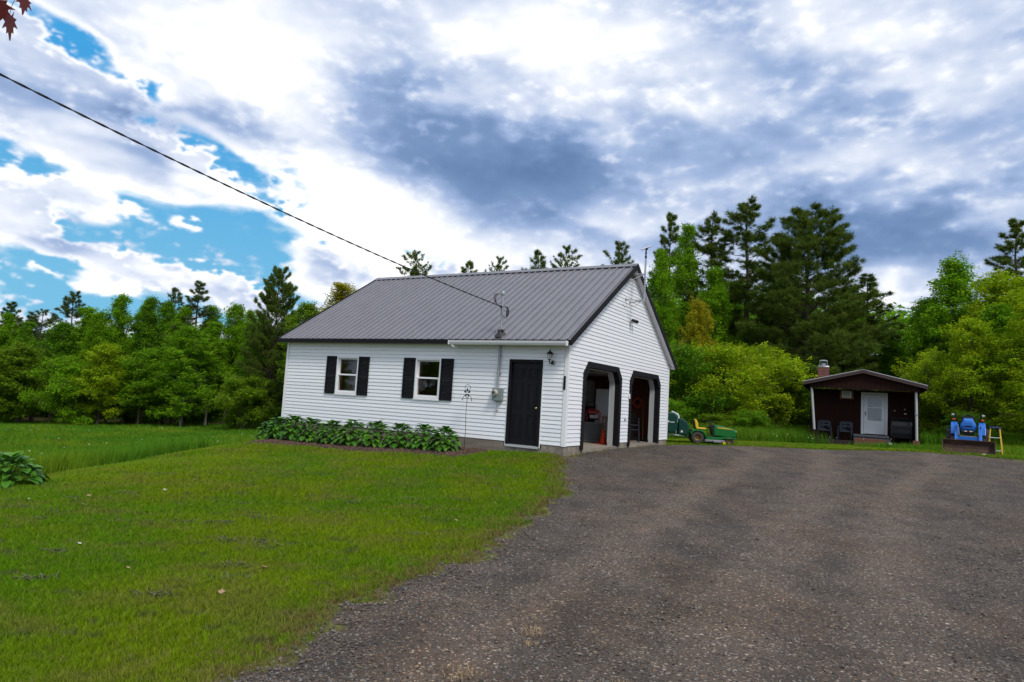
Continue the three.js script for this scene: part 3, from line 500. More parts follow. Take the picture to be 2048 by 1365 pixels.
function tree(kind, T, x, z, h, w, mat, barkMat, label, group, turn) {
  let proto = protoOf.get(T);
  if (!proto) { proto = new THREE.Group(); const tk = new THREE.Mesh(T.wood, BARK[0]); tk.name = 'trunk'; tk.castShadow = tk.receiveShadow = true; proto.add(tk, crownMesh(T.geo, LEAF.green, T.spots, T.seed)); protoOf.set(T, proto); }
  const o = proto.clone(); o.name = numbered(kind); o.children[0].material = barkMat; o.children[1].material = mat; o.children[1].userData = { kind: 'stuff' };
  o.position.set(x, ground(x, z) - .05, z); o.rotation.y = turn; o.scale.set(w / T.W, h / T.H, w / T.W); scene.add(o); return tag(o, label, kind.includes('shrub') ? 'shrub' : 'tree', group);
}
const WOOD = [
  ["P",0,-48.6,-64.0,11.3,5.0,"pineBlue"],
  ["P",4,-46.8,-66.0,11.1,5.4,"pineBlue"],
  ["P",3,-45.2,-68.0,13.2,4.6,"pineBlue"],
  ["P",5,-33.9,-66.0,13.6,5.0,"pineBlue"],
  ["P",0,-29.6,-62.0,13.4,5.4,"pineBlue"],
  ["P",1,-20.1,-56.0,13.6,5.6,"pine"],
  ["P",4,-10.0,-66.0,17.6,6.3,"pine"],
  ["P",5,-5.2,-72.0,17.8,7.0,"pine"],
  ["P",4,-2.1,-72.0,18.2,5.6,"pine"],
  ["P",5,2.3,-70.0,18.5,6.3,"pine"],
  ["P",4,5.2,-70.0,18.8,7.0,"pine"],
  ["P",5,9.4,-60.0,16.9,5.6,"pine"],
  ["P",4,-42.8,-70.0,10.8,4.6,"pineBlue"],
  ["P",3,-50.7,-70.0,10.7,5.0,"pineBlue"],
  ["F",0,-36.5,-61.0,12.3,4.3,"bright"],
  ["F",0,-34.2,-62.0,12.3,4.0,"green"],
  ["F",2,-32.9,-63.0,11.9,3.8,"green"],
  ["F",1,-40.5,-63.0,11.3,5.1,"bright"],
  ["F",2,-42.3,-62.0,9.7,4.7,"green"],
  ["F",2,-26.2,-62.0,11.7,4.3,"bright"],
  ["F",1,-27.0,-60.0,9.7,4.4,"bright"],
  ["R",1,-27.7,-57.0,8.7,6.3,"bright"],
  ["R",0,-34.8,-57.0,7.0,5.7,"yellow"],
  ["R",2,-42.0,-58.0,7.0,6.4,"olive"],
  ["R",1,-43.3,-57.0,6.5,5.7,"olive"],
  ["S",2,-37.0,-56.0,5.6,5.2,"bright"],
  ["R",2,-31.9,-58.0,6.7,5.8,"bright"],
  ["S",0,-21.1,-54.0,5.2,5.0,"olive"],
  ["R",0,-21.2,-58.0,8.7,5.4,"green"],
  ["F",1,-13.3,-50.0,11.7,5.2,"gold"],
  ["F",2,-16.1,-52.0,10.5,4.7,"olive"],
  ["F",0,-49.1,-60.0,9.4,5.8,"bright"],
  ["F",0,-55.5,-64.0,11.8,6.6,"bright"],
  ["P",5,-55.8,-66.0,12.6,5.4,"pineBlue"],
  ["F",0,-11.6,-54.0,11.2,4.0,"gold"],
  ["F",0,9.8,-44.0,12.4,3.1,"bright"],
  ["F",1,12.9,-50.0,15.8,4.0,"bright"],
  ["P",0,12.7,-54.0,17.4,5.1,"pine"],
  ["P",3,15.0,-50.0,16.3,5.6,"pine"],
  ["P",3,17.0,-48.0,16.8,7.5,"pine"],
  ["P",1,19.2,-43.0,14.6,10.0,"pine"],
  ["P",0,24.7,-46.0,10.9,6.2,"pine"],
  ["R",0,11.3,-40.0,7.9,3.0,"gold"],
  ["S",0,11.6,-36.0,5.6,5.7,"yellow"],
  ["S",2,9.8,-36.0,4.6,4.6,"green"],
  ["S",1,15.2,-39.0,5.3,4.9,"yellow"],
  ["F",2,23.1,-46.0,9.9,4.1,"bright"],
  ["R",2,25.5,-44.0,6.0,4.0,"bright"],
  ["S",1,17.4,-40.0,4.5,4.4,"olive"],
  ["R",1,26.5,-40.0,10.9,6.0,"bright"],
  ["F",1,26.6,-42.0,9.0,3.8,"bright"],
  ["R",2,26.6,-36.0,9.2,5.7,"yellow"],
  ["R",0,22.9,-33.0,6.3,4.1,"yellow"],
  ["P",0,35.3,-46.0,15.1,6.2,"pine"],
  ["R",1,24.3,-31.0,6.8,4.5,"yellow"],
  ["S",1,22.4,-35.0,4.9,3.6,"yellow"],
  ["F",2,32.5,-38.0,10.0,5.6,"bright"],
  ["R",1,31.1,-34.0,7.7,5.7,"olive"],
  ["P",3,44.0,-50.0,17.0,7.9,"pine"],
  ["R",1,9.5,-46.0,9.0,3.5,"olive"],
  ["F",1,9.1,-50.0,11.2,3.8,"bright"],
  ["F",1,18.5,-54.0,12.1,4.8,"bright"],
  ["F",0,21.8,-54.0,10.5,5.2,"green"],
  ["F",0,17.4,-56.0,12.5,4.6,"bright"],
  ["F",0,-38.5,-61.5,10.6,3.4,"bright"],
  ["F",1,-44.5,-61,9.6,3.3,"green"],
  ["F",0,-30.6,-61,11.2,3.5,"bright"],
  ["F",0,-24,-61,11,3.4,"bright"],
  ["F",1,-22.8,-60,10.2,3.8,"green"],
  ["F",1,-28.6,-62.5,11.6,3.4,"green"],
  ["F",2,-18,-57,9.5,3.8,"bright"],
  ["F",0,-47,-62,10.4,3.3,"bright"],
  ["F",2,-35.2,-64,12.1,3.9,"bright"],
  ["F",0,14,-46,11.5,3.8,"bright"],
  ["F",2,20.5,-48,11,3.8,"green"],
  ["F",1,22.5,-50,10.5,3.8,"bright"],
  ["F",2,24.6,-38.5,8,3.8,"bright"],
  ["F",1,28.5,-37,9.5,3.8,"yellow"],
  ["F",2,25.2,-34.2,7.4,3.8,"bright"]];
{
  const word = { green: 'mid green', bright: 'fresh green', yellow: 'yellow-green', olive: 'olive green', deep: 'dark green', gold: 'golden green' };
  const sets = { P: PINES, F: FOREST, R: ROUND, S: SHRUB }, r = rng(900);
  const made = [];
  WOOD.forEach(([t, i, x, z, h, w, m]) => {
    const left = x < 5 && z < -48, where = left ? (z < -64 ? 'deep in the wood past the hay field' : 'at the field edge of the wood') : x > 20 ? 'at the wood edge behind the blue tractor' : z > -41 ? 'between the garage and the brown shed' : 'in the wood behind the brown shed';
    const grp = left ? 'trees of the wood past the field' : x > 20 ? 'trees of the wood behind the blue tractor' : 'trees of the wood behind the shed';
    let label;
    if (t === 'P') label = i === 1 && x > 10 ? 'broad dark pine with sweeping limbs rising behind the brown shed' : h > 16 ? `tall dark pine ${where}` : h > 12.5 ? `dark pine of middling height ${where}` : `lower dark pine ${where}`;
    else label = `${t === 'F' ? 'tall slender' : t === 'R' ? 'rounded' : 'bushy many-stemmed'} ${word[m]} ${t === 'S' ? 'shrub' : 'broadleaf tree'} ${where}`;
    made.push([h, label, tree(t === 'P' ? 'pine_tree' : t === 'S' ? 'leafy_shrub' : 'broadleaf_tree', sets[t][i], x, z, h, w, LEAF[t === 'P' ? m : m], BARK[t === 'P' ? 2 : i % 2], label, grp, r() * 6.28)]);
  });
  const by = new Map(); for (const e of made) by.set(e[1], [...(by.get(e[1]) ?? []), e]);
  for (const l of by.values()) { l.sort((a, b) => b[0] - a[0]); const w = l.length === 2 ? ['taller', 'shorter'] : l.length === 3 ? ['tallest', 'middle-sized', 'shortest'] : null; if (w) l.forEach((e, k) => { e[2].userData.label = w[k] + ' ' + e[1].replace(/^(tall |lower )/, ''); }); }
  // undergrowth that closes the wood edge
  const cs = ['green', 'deep', 'olive', 'bright'];
  const under = (x, z, h, w) => { const m = cs[Math.floor(r() * 4)]; tree('leafy_shrub', SHRUB[Math.floor(r() * 3)], x, z, h, w, LEAF[m], BARK[0], `low ${word[m]} shrub in the undergrowth ${x < 5 ? 'along the far edge of the field' : x > 20 ? 'behind the blue tractor' : 'behind the brown shed'}`, x < 5 ? 'undergrowth along the field' : 'undergrowth behind the shed', r() * 6.28); };
  for (let x = -56; x < 2; x += 2.5) under(x + r(), -60.5 - r() * 5, 3 + r() * 2.2, 3.4 + r());
  for (let x = 6; x < 34; x += 2.2) under(x + r(), -42.5 - r() * 4 + (x > 22 ? 4 : 0), 3 + r() * 2.2, 3.2 + r());
  for (const [x, z, h, w] of [[10.5, -33.6, 1.4, 2.2], [12.3, -34.2, 1.7, 2.4], [8.2, -34, 2.2, 2.6], [21.8, -31.6, 1.6, 2.2], [24.5, -29.5, 2.0, 2.6]]) under(x, z, h, w);
  // the wood goes on behind the edge
  const spots = []; for (let k = 0; k < 9000; k++) { const left = r() < .55, x = left ? -75 + r() * 82 : 4 + r() * 52, z = left ? -70 - r() * 12 : -58 - r() * 12, y = ground(x, z) + Math.pow(r(), .9) * (left ? 9 : 11); spots.push([V(x, y, z), 2.4 + r() * 1.6]); }
  const far = crownMesh(CLUMPS[0], LEAF.green, spots, 77); far.name = 'far_wood'; scene.add(tag(far, 'dark mass of leaves deep in the wood', 'wood', null, 'stuff'));
  // the wood bends round the far side of the field; the window panes mirror it
  for (let k = 0; k < 11; k++) { const z = -44 + k * 4.6, x = -46 - (k % 3) * 3 - (z + 44) * .06; tree('broadleaf_tree', FOREST[k % 3], x, z, 11 + (k * 7 % 4), 5.6, LEAF[k % 2 ? 'green' : 'bright'], BARK[1], 'broadleaf tree where the wood bends round the side of the field', 'trees round the side of the field', r() * 6.28); }
}

// ---------------------------------------------------------------- grass, stones, garden plants
function bladeTuft(seed, n, H, w, R, bend = .5) {
  const r = rng(seed), P = [], N = [], I = [];
  for (let k = 0; k < n; k++) {
    const a = r() * 6.28, rr = R * Math.sqrt(r()), x = Math.cos(a) * rr, z = Math.sin(a) * rr, b = r() * 6.28, h = H * (.55 + r() * .6), lean = bend * h * (.3 + r()), dx = Math.cos(b), dz = Math.sin(b), wx = -dz * w / 2 * (.7 + r() * .6), wz = dx * w / 2, o = P.length / 3;
    for (const [px, py, pz] of [[x - wx, -.01, z - wz], [x + wx, -.01, z + wz], [x - wx * .7 + dx * lean * .3, h * .55, z - wz * .7 + dz * lean * .3], [x + wx * .7 + dx * lean * .3, h * .55, z + wz * .7 + dz * lean * .3], [x + dx * lean, h, z + dz * lean]]) { P.push(px, py, pz); }
    I.push(o, o + 1, o + 2, o + 1, o + 3, o + 2, o + 2, o + 3, o + 4);
  }
  const g = new THREE.BufferGeometry(); g.setAttribute('position', new THREE.Float32BufferAttribute(P, 3)); g.setIndex(I); g.computeVertexNormals(); return g;
}
function scatter(name, geo, mat, list, seed, label, category) {
  const m = new THREE.InstancedMesh(geo, mat, list.length), o = new THREE.Object3D(), c = new THREE.Color(), r = rng(seed);
  list.forEach(([x, y, z, s, col, tilt, sy], i) => { o.position.set(x, y, z); o.rotation.set(tilt ? (r() - .5) * tilt : 0, r() * 6.28, tilt ? (r() - .5) * tilt : 0); o.scale.set(s, s * (sy ?? 1), s); o.updateMatrix(); m.setMatrixAt(i, o.matrix); m.setColorAt(i, c.setRGB(...col)); });
  m.name = name; m.receiveShadow = true; scene.add(tag(m, label, category, null, 'stuff')); return m;
}
const grassMat = new THREE.MeshPhysicalMaterial({ color: new THREE.Color().setRGB(1, 1, 1), roughness: .9, transmission: .3, thickness: 0, side: THREE.DoubleSide, specularIntensity: .08 });
const turfColour = (x, z, r) => {
  const dry = sstep(.06, .42, fbm2(x * .55 + 3, z * .9 + 8, 4) + fbm2(x * 3, z * 3, 2) * .25), cut = sstep(.33, .52, fbm2(x * 1.7 + 30, z * 3.4, 4) + noise2(x * 5, z * 9) * .22), k = .72 + r() * .5;
  let c = [.122, .25, .006]; const y = sstep(-.3, .4, fbm2(x * .25, z * .25 + 5, 3));
  c = [lerp(c[0], .185, y), lerp(c[1], .275, y), c[2]];
  c = [lerp(c[0], .22, dry * .55), lerp(c[1], .22, dry * .55), lerp(c[2], .04, dry * .55)];
  c = [lerp(c[0], .11, cut * .8), lerp(c[1], .125, cut * .8), lerp(c[2], .05, cut * .8)];
  if (r() < .04) c = [.28, .24, .08];
  return c.map((q) => q * k);
};
{
  const r = rng(41), short = [], n = 3000;
  for (let z = -2.6; z > -21.5; z -= .25) {
    const d = Math.abs(z), dens = Math.min(n, n * Math.pow(5 / d, 1.55)), sc = Math.pow(Math.max(d, 4) / 5, .6), xl = Math.max(lawnEdge(z) - .3, -.84 * d - 2.5), xr = 2.2;
    for (let k = Math.round(dens * .25 * (xr - xl)); k > 0; k--) {
      const x = lerp(xl, xr, r()), zz = z - r() * .25, g = driveD(x, zz); if (g > -.02 + (r() < .1 ? .22 * r() : 0) || bedD(x, zz) > -.03 || inGarage(x, zz, .1)) continue;
      const edge = sstep(.0, -.35, g); if (r() > .35 + .65 * edge) continue;
      let tc0 = turfColour(x, zz, r); if (r() < sstep(-.5, -.03, g) * .6) { const k = .7 + r() * .6; tc0 = [.21 * k, .165 * k, .06 * k]; }
      short.push([x, ground(x, zz), zz, sc * (.7 + r() * .6), tc0, .35]);
    }
  }
  scatter('lawn_grass', bladeTuft(7, 10, .034, .0038, .034, 1.0), grassMat, short, 8, 'short mown grass of the front lawn', 'grass');
  const back = [];  // mown strip behind the drive
  for (let k = 0; k < 42000; k++) { const x = 5 + r() * 22, z = -21 - r() * 10.5; if (driveD(x, z) > 0 || inGarage(x, z, .05) || inShed(x, z, 0) || z < -31) continue; back.push([x, ground(x, z), z, 1.5 + r() * .8, turfColour(x, z, r), .3, .6]); }
  scatter('yard_grass', bladeTuft(9, 12, .05, .006, .06, .7), grassMat, back, 9, 'mown grass strip between the drive and the shed', 'grass');
  // hay field and unmown verges
  const tall = [], tc = (x, z) => { const k = .75 + r() * .5, y = sstep(-.2, .5, fbm2(x * .12, z * .12, 3)); return [lerp(.085, .150, y) * k, lerp(.215, .250, y) * k, .012 * k]; };
  for (let k = 0; k < 62000; k++) {
    const d = 9 + 54 * Math.pow(r(), 1.5), a = lerp(-44, 0, r()) * D2R, x = Math.tan(a) * d, z = -d; if (x > lawnEdge(z) - .05 - (z < -21 ? 0 : 0) || inGarage(x, z, .3) || bedD(x, z) > -.1 || (z < -21 && x > -7.6 - (z + 21) * -.2 && x > -9)) continue;
    const near = sstep(3.2, .2, lawnEdge(Math.max(z, -21)) - x) * sstep(-26, -20, z); tall.push([x, ground(x, z), z, (.75 + r() * .5) * lerp(1, 2.1, sstep(20, 60, d)), tc(x, z), .4, lerp(.5, .92, near) / lerp(1, 2.0, sstep(20, 60, d))]);
  }
  for (let k = 0; k < 22000; k++) { const x = 4 + r() * 26, z = -30.5 - r() * 9; if (inShed(x, z, .45) || inGarage(x, z, .3)) continue; if (z > -31.5 && r() < .5) continue; tall.push([x, ground(x, z), z, 1.0 + r() * .6, tc(x, z), .4, .9]); }
  for (let k = 0; k < 3000; k++) { const x = 15 + r() * 12, z = -22.9 - r() * 8, inT = Math.abs(x - 15.7) < 1.5 && z > -26.5; if (inShed(x, z, 1.2) || (inT && r() < .8) || driveD(x, z) > -.2) continue; tall.push([x, ground(x, z), z, .7 + r() * .4, tc(x, z), .4, .6]); }
  scatter('tall_grass', bladeTuft(12, 22, .48, .0085, .19, .55), grassMat, tall, 10, 'unmown grass of the hay field and verges', 'grass');
  // clippings left by the mower in small dark heaps
  const clip = []; for (let k = 0; k < 150; k++) { const cx = -7 + r() * 8, cz = -4 - Math.pow(r(), .8) * 14, n = 14 + r() * 30, sp = .05 + r() * .13; if (driveD(cx, cz) > -.4 || cx < lawnEdge(cz) + .6 || bedD(cx, cz) > -.3) continue; for (let i = 0; i < n; i++) { const x = cx + (r() + r() - 1) * sp * 2.4, z = cz + (r() + r() - 1) * sp, j = .6 + r() * .7; clip.push([x, ground(x, z) + .022 + r() * .016, z, .7 + r() * .9, [.085 * j, .095 * j, .035 * j], 1.2]); } }
  scatter('grass_clippings', box(.05, .004, .007), std(1, 1, 1, .95), clip, 17, 'small dark heaps of mown clippings lying on the lawn', 'clippings');
  // dandelion clocks and daisies in the unmown grass
  const dots = []; for (let k = 0; k < 130; k++) { const left = r() < .6, x = left ? -10 - r() * 26 : 8 + r() * 9, z = left ? -16 - r() * 34 : -29.6 - r() * 3; if ((left && x > lawnEdge(z) - 1) || inShed(x, z, .2)) continue; dots.push([x, ground(x, z) + (left ? .36 : .3) + r() * .12, z, .7 + r() * .8, r() < .85 ? [.62, .62, .58] : [.7, .5, .03]]); }
  scatter('meadow_flowers', new THREE.IcosahedronGeometry(.02, 0), std(1, 1, 1, .9), dots, 11, 'pale seed heads and small flowers in the unmown grass', 'flowers');
  // loose stones on the drive
  const rock = (seed) => { const g = new THREE.IcosahedronGeometry(1, 0), q = rng(seed), p = g.attributes.position, m = new Map(); for (let i = 0; i < p.count; i++) { const key = [p.getX(i), p.getY(i), p.getZ(i)].map((v) => v.toFixed(3)).join(); if (!m.has(key)) m.set(key, .7 + q() * .5); const k = m.get(key); p.setXYZ(i, p.getX(i) * k * 1.15, p.getY(i) * k * .62, p.getZ(i) * k * .85); } g.computeVertexNormals(); return g; };
  const pc = [[.110, .096, .084], [.076, .066, .058], [.155, .14, .125], [.05, .044, .04], [.16, .145, .128], [.135, .098, .07], [.09, .088, .09], [.17, .16, .145], [.12, .085, .058], [.064, .057, .053], [.09, .076, .066]];
  const A = [], B = [];
  for (let z = -2.4; z > -21; z -= .25) {
    const d = Math.abs(z), dens = Math.min(2600, 2600 * Math.pow(4.5 / d, 1.85)), xl = Math.max(-2, -.84 * d - 1), xr = Math.min(19, .86 * d + 2);
    for (let k = Math.round(dens * .25 * (xr - xl)); k > 0; k--) {
      const x = lerp(xl, xr, r()), zz = z - r() * .25, g = driveD(x, zz); if (g < -.12 || (g < .05 && r() < .5) || inGarage(x, zz, .02)) continue;
      const edge = sstep(1.6, .2, g), patch = sstep(-.15, .3, fbm2(x * .6 + 4, zz * .4, 3)); if (r() > (.25 + .4 * patch + .45 * edge) * (1 - .7 * trackAt(x, zz))) continue;
      const s = (.0032 + .0105 * Math.pow(r(), 3.4) + (r() < .02 + edge * .05 ? .007 * r() : 0)) * Math.pow(Math.max(d, 4.5) / 4.5, .35), c = pc[Math.floor(r() * pc.length)], j = .8 + r() * .4;
      (r() < .5 ? A : B).push([x, ground(x, zz) + .013 + s * .15, zz, s, c.map((q) => q * j * .95), .9]);
    }
  }
  scatter('gravel_stones', rock(3), std(1, 1, 1, .85), A, 13, 'loose grey stones over the gravel drive', 'gravel');
  scatter('gravel_chips', rock(8), std(1, 1, 1, .85), B, 14, 'loose chips of crushed stone over the gravel drive', 'gravel');
  // dry bleached tufts on the gravel
  for (const [x, z, s] of [[.26, -4.73, 1.0], [.24, -4.52, .55], [-.2, -3.95, 1.2], [.75, -3.9, .8]]) solo('dry_grass_tuft', bladeTuft(20 + Math.round(s * 10), 90, .034 * s, .003, .085 * s, 1.6), std(.36, .25, .13, .9), s > 1.1 ? 'wide flat tuft of dead straw-coloured grass on the gravel' : s === 1 ? 'bleached dead grass clump sitting on bare gravel' : s > .7 ? 'small dead grass tuft by stony patch of gravel' : 'tiny dead tuft below the bleached grass clump', 'grass tuft', [x, ground(x, z) + .012, z], 0, 'dead tufts on the gravel');
  // mulch chips
  const chips = []; for (let k = 0; k < 9000; k++) { const s = 1.7 + r() * 9, t = -1.7 + r() * 1.9, p = gPoint(s, t); if (bedD(p.x, p.z) < -.04 || t > -.02) continue; const j = .6 + r() * .8; chips.push([p.x, ground(p.x, p.z) + .03 + .045 * sstep(0, .5, bedD(p.x, p.z)), p.z, .7 + r() * .9, [.105 * j, .062 * j, .045 * j], 1.2]); }
  scatter('mulch_chips', box(.045, .008, .014), std(1, 1, 1, 1), chips, 15, 'brown bark chips covering the garden bed', 'mulch');
  // litter on the lawn: dead leaves and petals
  const lit = [[-2.05, -6.0, 1], [-2.09, -5.2, 1], [.53, -8.76, 1], [-2.69, -5.46, .7], [-3.09, -5.71, .6]]; for (let k = 0; k < 15; k++) lit.push([-6.5 + r() * 6.5, -4.2 - r() * 9, .5 + r() * .6]);
  const lg = extrude([[0, -.03], [.018, -.012], [.03, .006], [.012, .012], [0, .034], [-.014, .012], [-.028, .004], [-.016, -.014]], .003).rotateX(-1.2);
  let ln = 0; for (const [x, z, s] of lit) { if (driveD(x, z) > .1 || (x > -1 && s < .99)) continue; const pale = r() < .45, o = solo('fallen_leaf', lg, pale ? std(.40, .38, .34, .85) : std(.30, .19, .11, .8), pale ? 'pale curled fallen leaf lying on the lawn' : 'brown dead leaf lying on the lawn', 'leaf', [x, ground(x, z) + .045, z], r() * 6.28, 'dead leaves on the lawn'); o.scale.setScalar(s); ln++; }
  void ln;
}
// hostas: mounds of broad ribbed leaves on stalks
{
  const leafGeo = (seed) => {  // heart-shaped blade, folded along the midrib, tip down
    const nu = 7, P = [], I = [], q = rng(seed), wob = q() * .1; for (let i = 0; i <= nu; i++) { const t = i / nu, w = .5 * Math.pow(Math.sin(Math.PI * Math.pow(t, .72)), .85) * (1 - t * .12) + (i === 0 ? .06 : 0); for (let k = -2; k <= 2; k++) { const s = k / 2; P.push(s * w, .12 * Math.abs(s) * w * 1.6 - .38 * t * t + .1 * t + wob * Math.sin(t * 5) * s * .3, t); } }
    for (let i = 0; i < nu; i++) for (let k = 0; k < 4; k++) { const a = i * 5 + k; I.push(a, a + 5, a + 1, a + 1, a + 5, a + 6); }
    const g = new THREE.BufferGeometry(); g.setAttribute('position', new THREE.Float32BufferAttribute(P, 3)); g.setIndex(I); g.computeVertexNormals(); return g;
  };
  const LG = [leafGeo(1), leafGeo(2), leafGeo(3)], LM = [[.055, .190, .010], [.068, .215, .012], [.090, .240, .012], [.046, .155, .010]].map(([a, b, c]) => phys(a, b, c, .5, { transmission: .28, thickness: 0, specularIntensity: .4, side: THREE.DoubleSide }));
  const hosta = (x, z, y, R, H, n, seed, label, group) => {
    const r = rng(seed), g = thing('hosta_plant', label, 'plant', [x, y, z], 0, group), stems = [];
    for (let k = 0; k < n; k++) {
      const f = (k + .5) / n, a = k * 2.399 + r() * .5, rad = R * Math.pow(f, .55) * (.72 + r() * .42), h = H * (1 - .84 * Math.pow(f, 1.5)) * (.85 + r() * .25), L = (.115 + .06 * r()) * (R / .55), w = L * (.72 + r() * .25);
      const p = V(Math.cos(a) * rad * .62, h * .93, Math.sin(a) * rad * .62), m = part('leaf', LG[k % 3], LM[Math.floor(r() * 4)], g);
      m.position.copy(p); m.scale.set(w, L, L); m.rotation.set(0, 0, 0); m.rotateY(Math.PI / 2 - a + (r() - .5) * .7); m.rotateX(lerp(-.75, .55, Math.pow(f, .8)) + (r() - .5) * .35); m.rotateZ((r() - .5) * .5);
      if (k % 2 === 0) stems.push(taper([V((r() - .5) * .1, -.03, (r() - .5) * .1), V(Math.cos(a) * rad * .2, h * .55, Math.sin(a) * rad * .2), p], .006, .004, 3));
    }
    part('stalks', stems, LM[2], g); return g;
  };
  const names = ['large dark green hosta just past the left corner of the garage wall', 'hosta at the garage corner, second clump of the row', 'hosta clump under the plain wall left of the far window', 'hosta clump below the far window, left shutter side', 'hosta clump straight below the far window', 'hosta clump below the wall between the two windows', 'hosta clump left of the near window', 'hosta clump straight below the near window', 'hosta clump right of the near window', 'last hosta of the row, beside the bare foundation wall'];
  [[9.75, .5, .5, .62], [9.15, .6, .58, .72], [8.4, .75, .6, .78], [7.6, .8, .6, .76], [6.8, .8, .58, .72], [6.0, .82, .6, .74], [5.15, .84, .6, .72], [4.3, .86, .58, .68], [3.5, .88, .58, .66], [2.85, .9, .56, .62]].forEach(([s, o, R, H], i) => { const p = gPoint(s, -o); hosta(p.x, p.z, ground(p.x, p.z) + .05, R * 1.0, H * .9, 150, 500 + i, names[i], 'hostas along the garage wall'); });
  hosta(-7.22, -9.9, ground(-7.22, -9.9) - .02, .62, .46, 120, 530, 'lone low hosta at the brink of the lawn, away from the garage', 'hostas at the brink of the lawn');
  hosta(-8.0, -9.7, ground(-8.0, -9.7), .6, .46, 70, 531, 'hosta half hidden behind the lone low hosta', 'hostas at the brink of the lawn');
}
// red maple twig hanging overhead
{
  const g = thing('maple_branch', 'dark red maple leaves hanging on a twig overhead', 'branch', [-1.885, 2.885, -2.3], 0), red = phys(.17, .012, .010, .6, { transmission: .3, thickness: 0, side: THREE.DoubleSide });
  const half = [[0, .0], [.012, .006], [.03, -.012], [.022, .012], [.048, .022], [.034, .034], [.056, .066], [.030, .056], [.024, .062], [.026, .088], [.012, .082], [.004, .118], [0, .12]];
  const leaf = extrude([...half, ...half.slice(1, -1).reverse().map(([x, y]) => [-x, y])], .0012);
  part('twig', [taper([V(-.35, .16, .0), V(-.12, .12, 0), V(.02, .07, 0)], .005, .003, 5), taper([V(.02, .07, 0), V(.005, .04, 0), V(0, 0, .0)], .0014, .001, 4), taper([V(-.05, .10, 0), V(-.045, .07, 0), V(-.05, .045, 0)], .0014, .001, 4), taper([V(.02, .07, 0), V(.028, .08, 0), V(.03, .085, -.02)], .0014, .001, 4)], BARK[0], g);
  for (const [x, y, z, rx, ry, rz, s] of [[0, 0, 0, .25, -.35, 3.05, .76], [-.05, .045, .02, .5, .5, 3.5, .8], [.03, .085, -.02, .3, 1.35, 2.9, .6], [-.14, .10, .02, .4, .3, 3.2, .9]]) { const m = part('leaf', leaf, red, g); m.position.set(x, y, z); m.rotation.set(rx, ry, rz); m.scale.setScalar(s); }
}
// ---------------------------------------------------------------- fixtures on the garage
const onWall = (name, label, cat, s, t, h) => thing(name, label, cat, gPoint(s, t, h).toArray(), -GTH);
{
  const l = onWall('wall_lantern', 'black carriage lantern on the wall above and right of the black door', 'lantern', .42, 0, 1.96);
  part('back_plate', [new THREE.CylinderGeometry(.055, .06, .02, 20).rotateX(Math.PI / 2).translate(.03, .06, .026), new THREE.TorusGeometry(.055, .008, 6, 20).translate(.03, .06, .03)], M.jamb, l);
  part('arm', [tube([[.03, .06, .03], [.02, .02, .08], [-.02, .03, .12], [-.02, .10, .13]], .012, 14, 6), new THREE.SphereGeometry(.04, 10, 8).scale(.8, 1.2, .8).translate(.02, .05, .06)], M.black, l);
  const body = part('lamp_cage', [lathe([[.0, .10], [.035, .10], [.045, .115], [.04, .125], [0, .125]], 6).translate(-.02, 0, .13), ...[0, 1, 2, 3, 4, 5].map((k) => rod(V(-.02 + .044 * Math.cos(k * 1.047), .12, .13 + .044 * Math.sin(k * 1.047)), V(-.02 + .062 * Math.cos(k * 1.047), .26, .13 + .062 * Math.sin(k * 1.047)), .005, .005, 4))], M.black, l);
  part('lamp_glass', lathe([[.040, .126], [.057, .258]], 6).translate(-.02, 0, .13), M.glass, body);
  part('roof_cap', lathe([[.085, .255], [.082, .268], [.05, .305], [.02, .325], [.012, .345], [.018, .355], [.006, .375], [0, .41]], 6).translate(-.02, 0, .13), M.black, l);
}
{
  const g = onWall('house_number', 'narrow black number plaque on the white corner trim', 'plaque', .055, -.024, 1.36);
  for (let k = 0; k < 3; k++) part('number_tile', rbox(.058, .105, .012, 0, .055 + k * .112, .007, .004), M.blackGloss, g);
  part('backing', boxb(-.022, .022, .0, .335, -.0, .002), M.black, g);
}
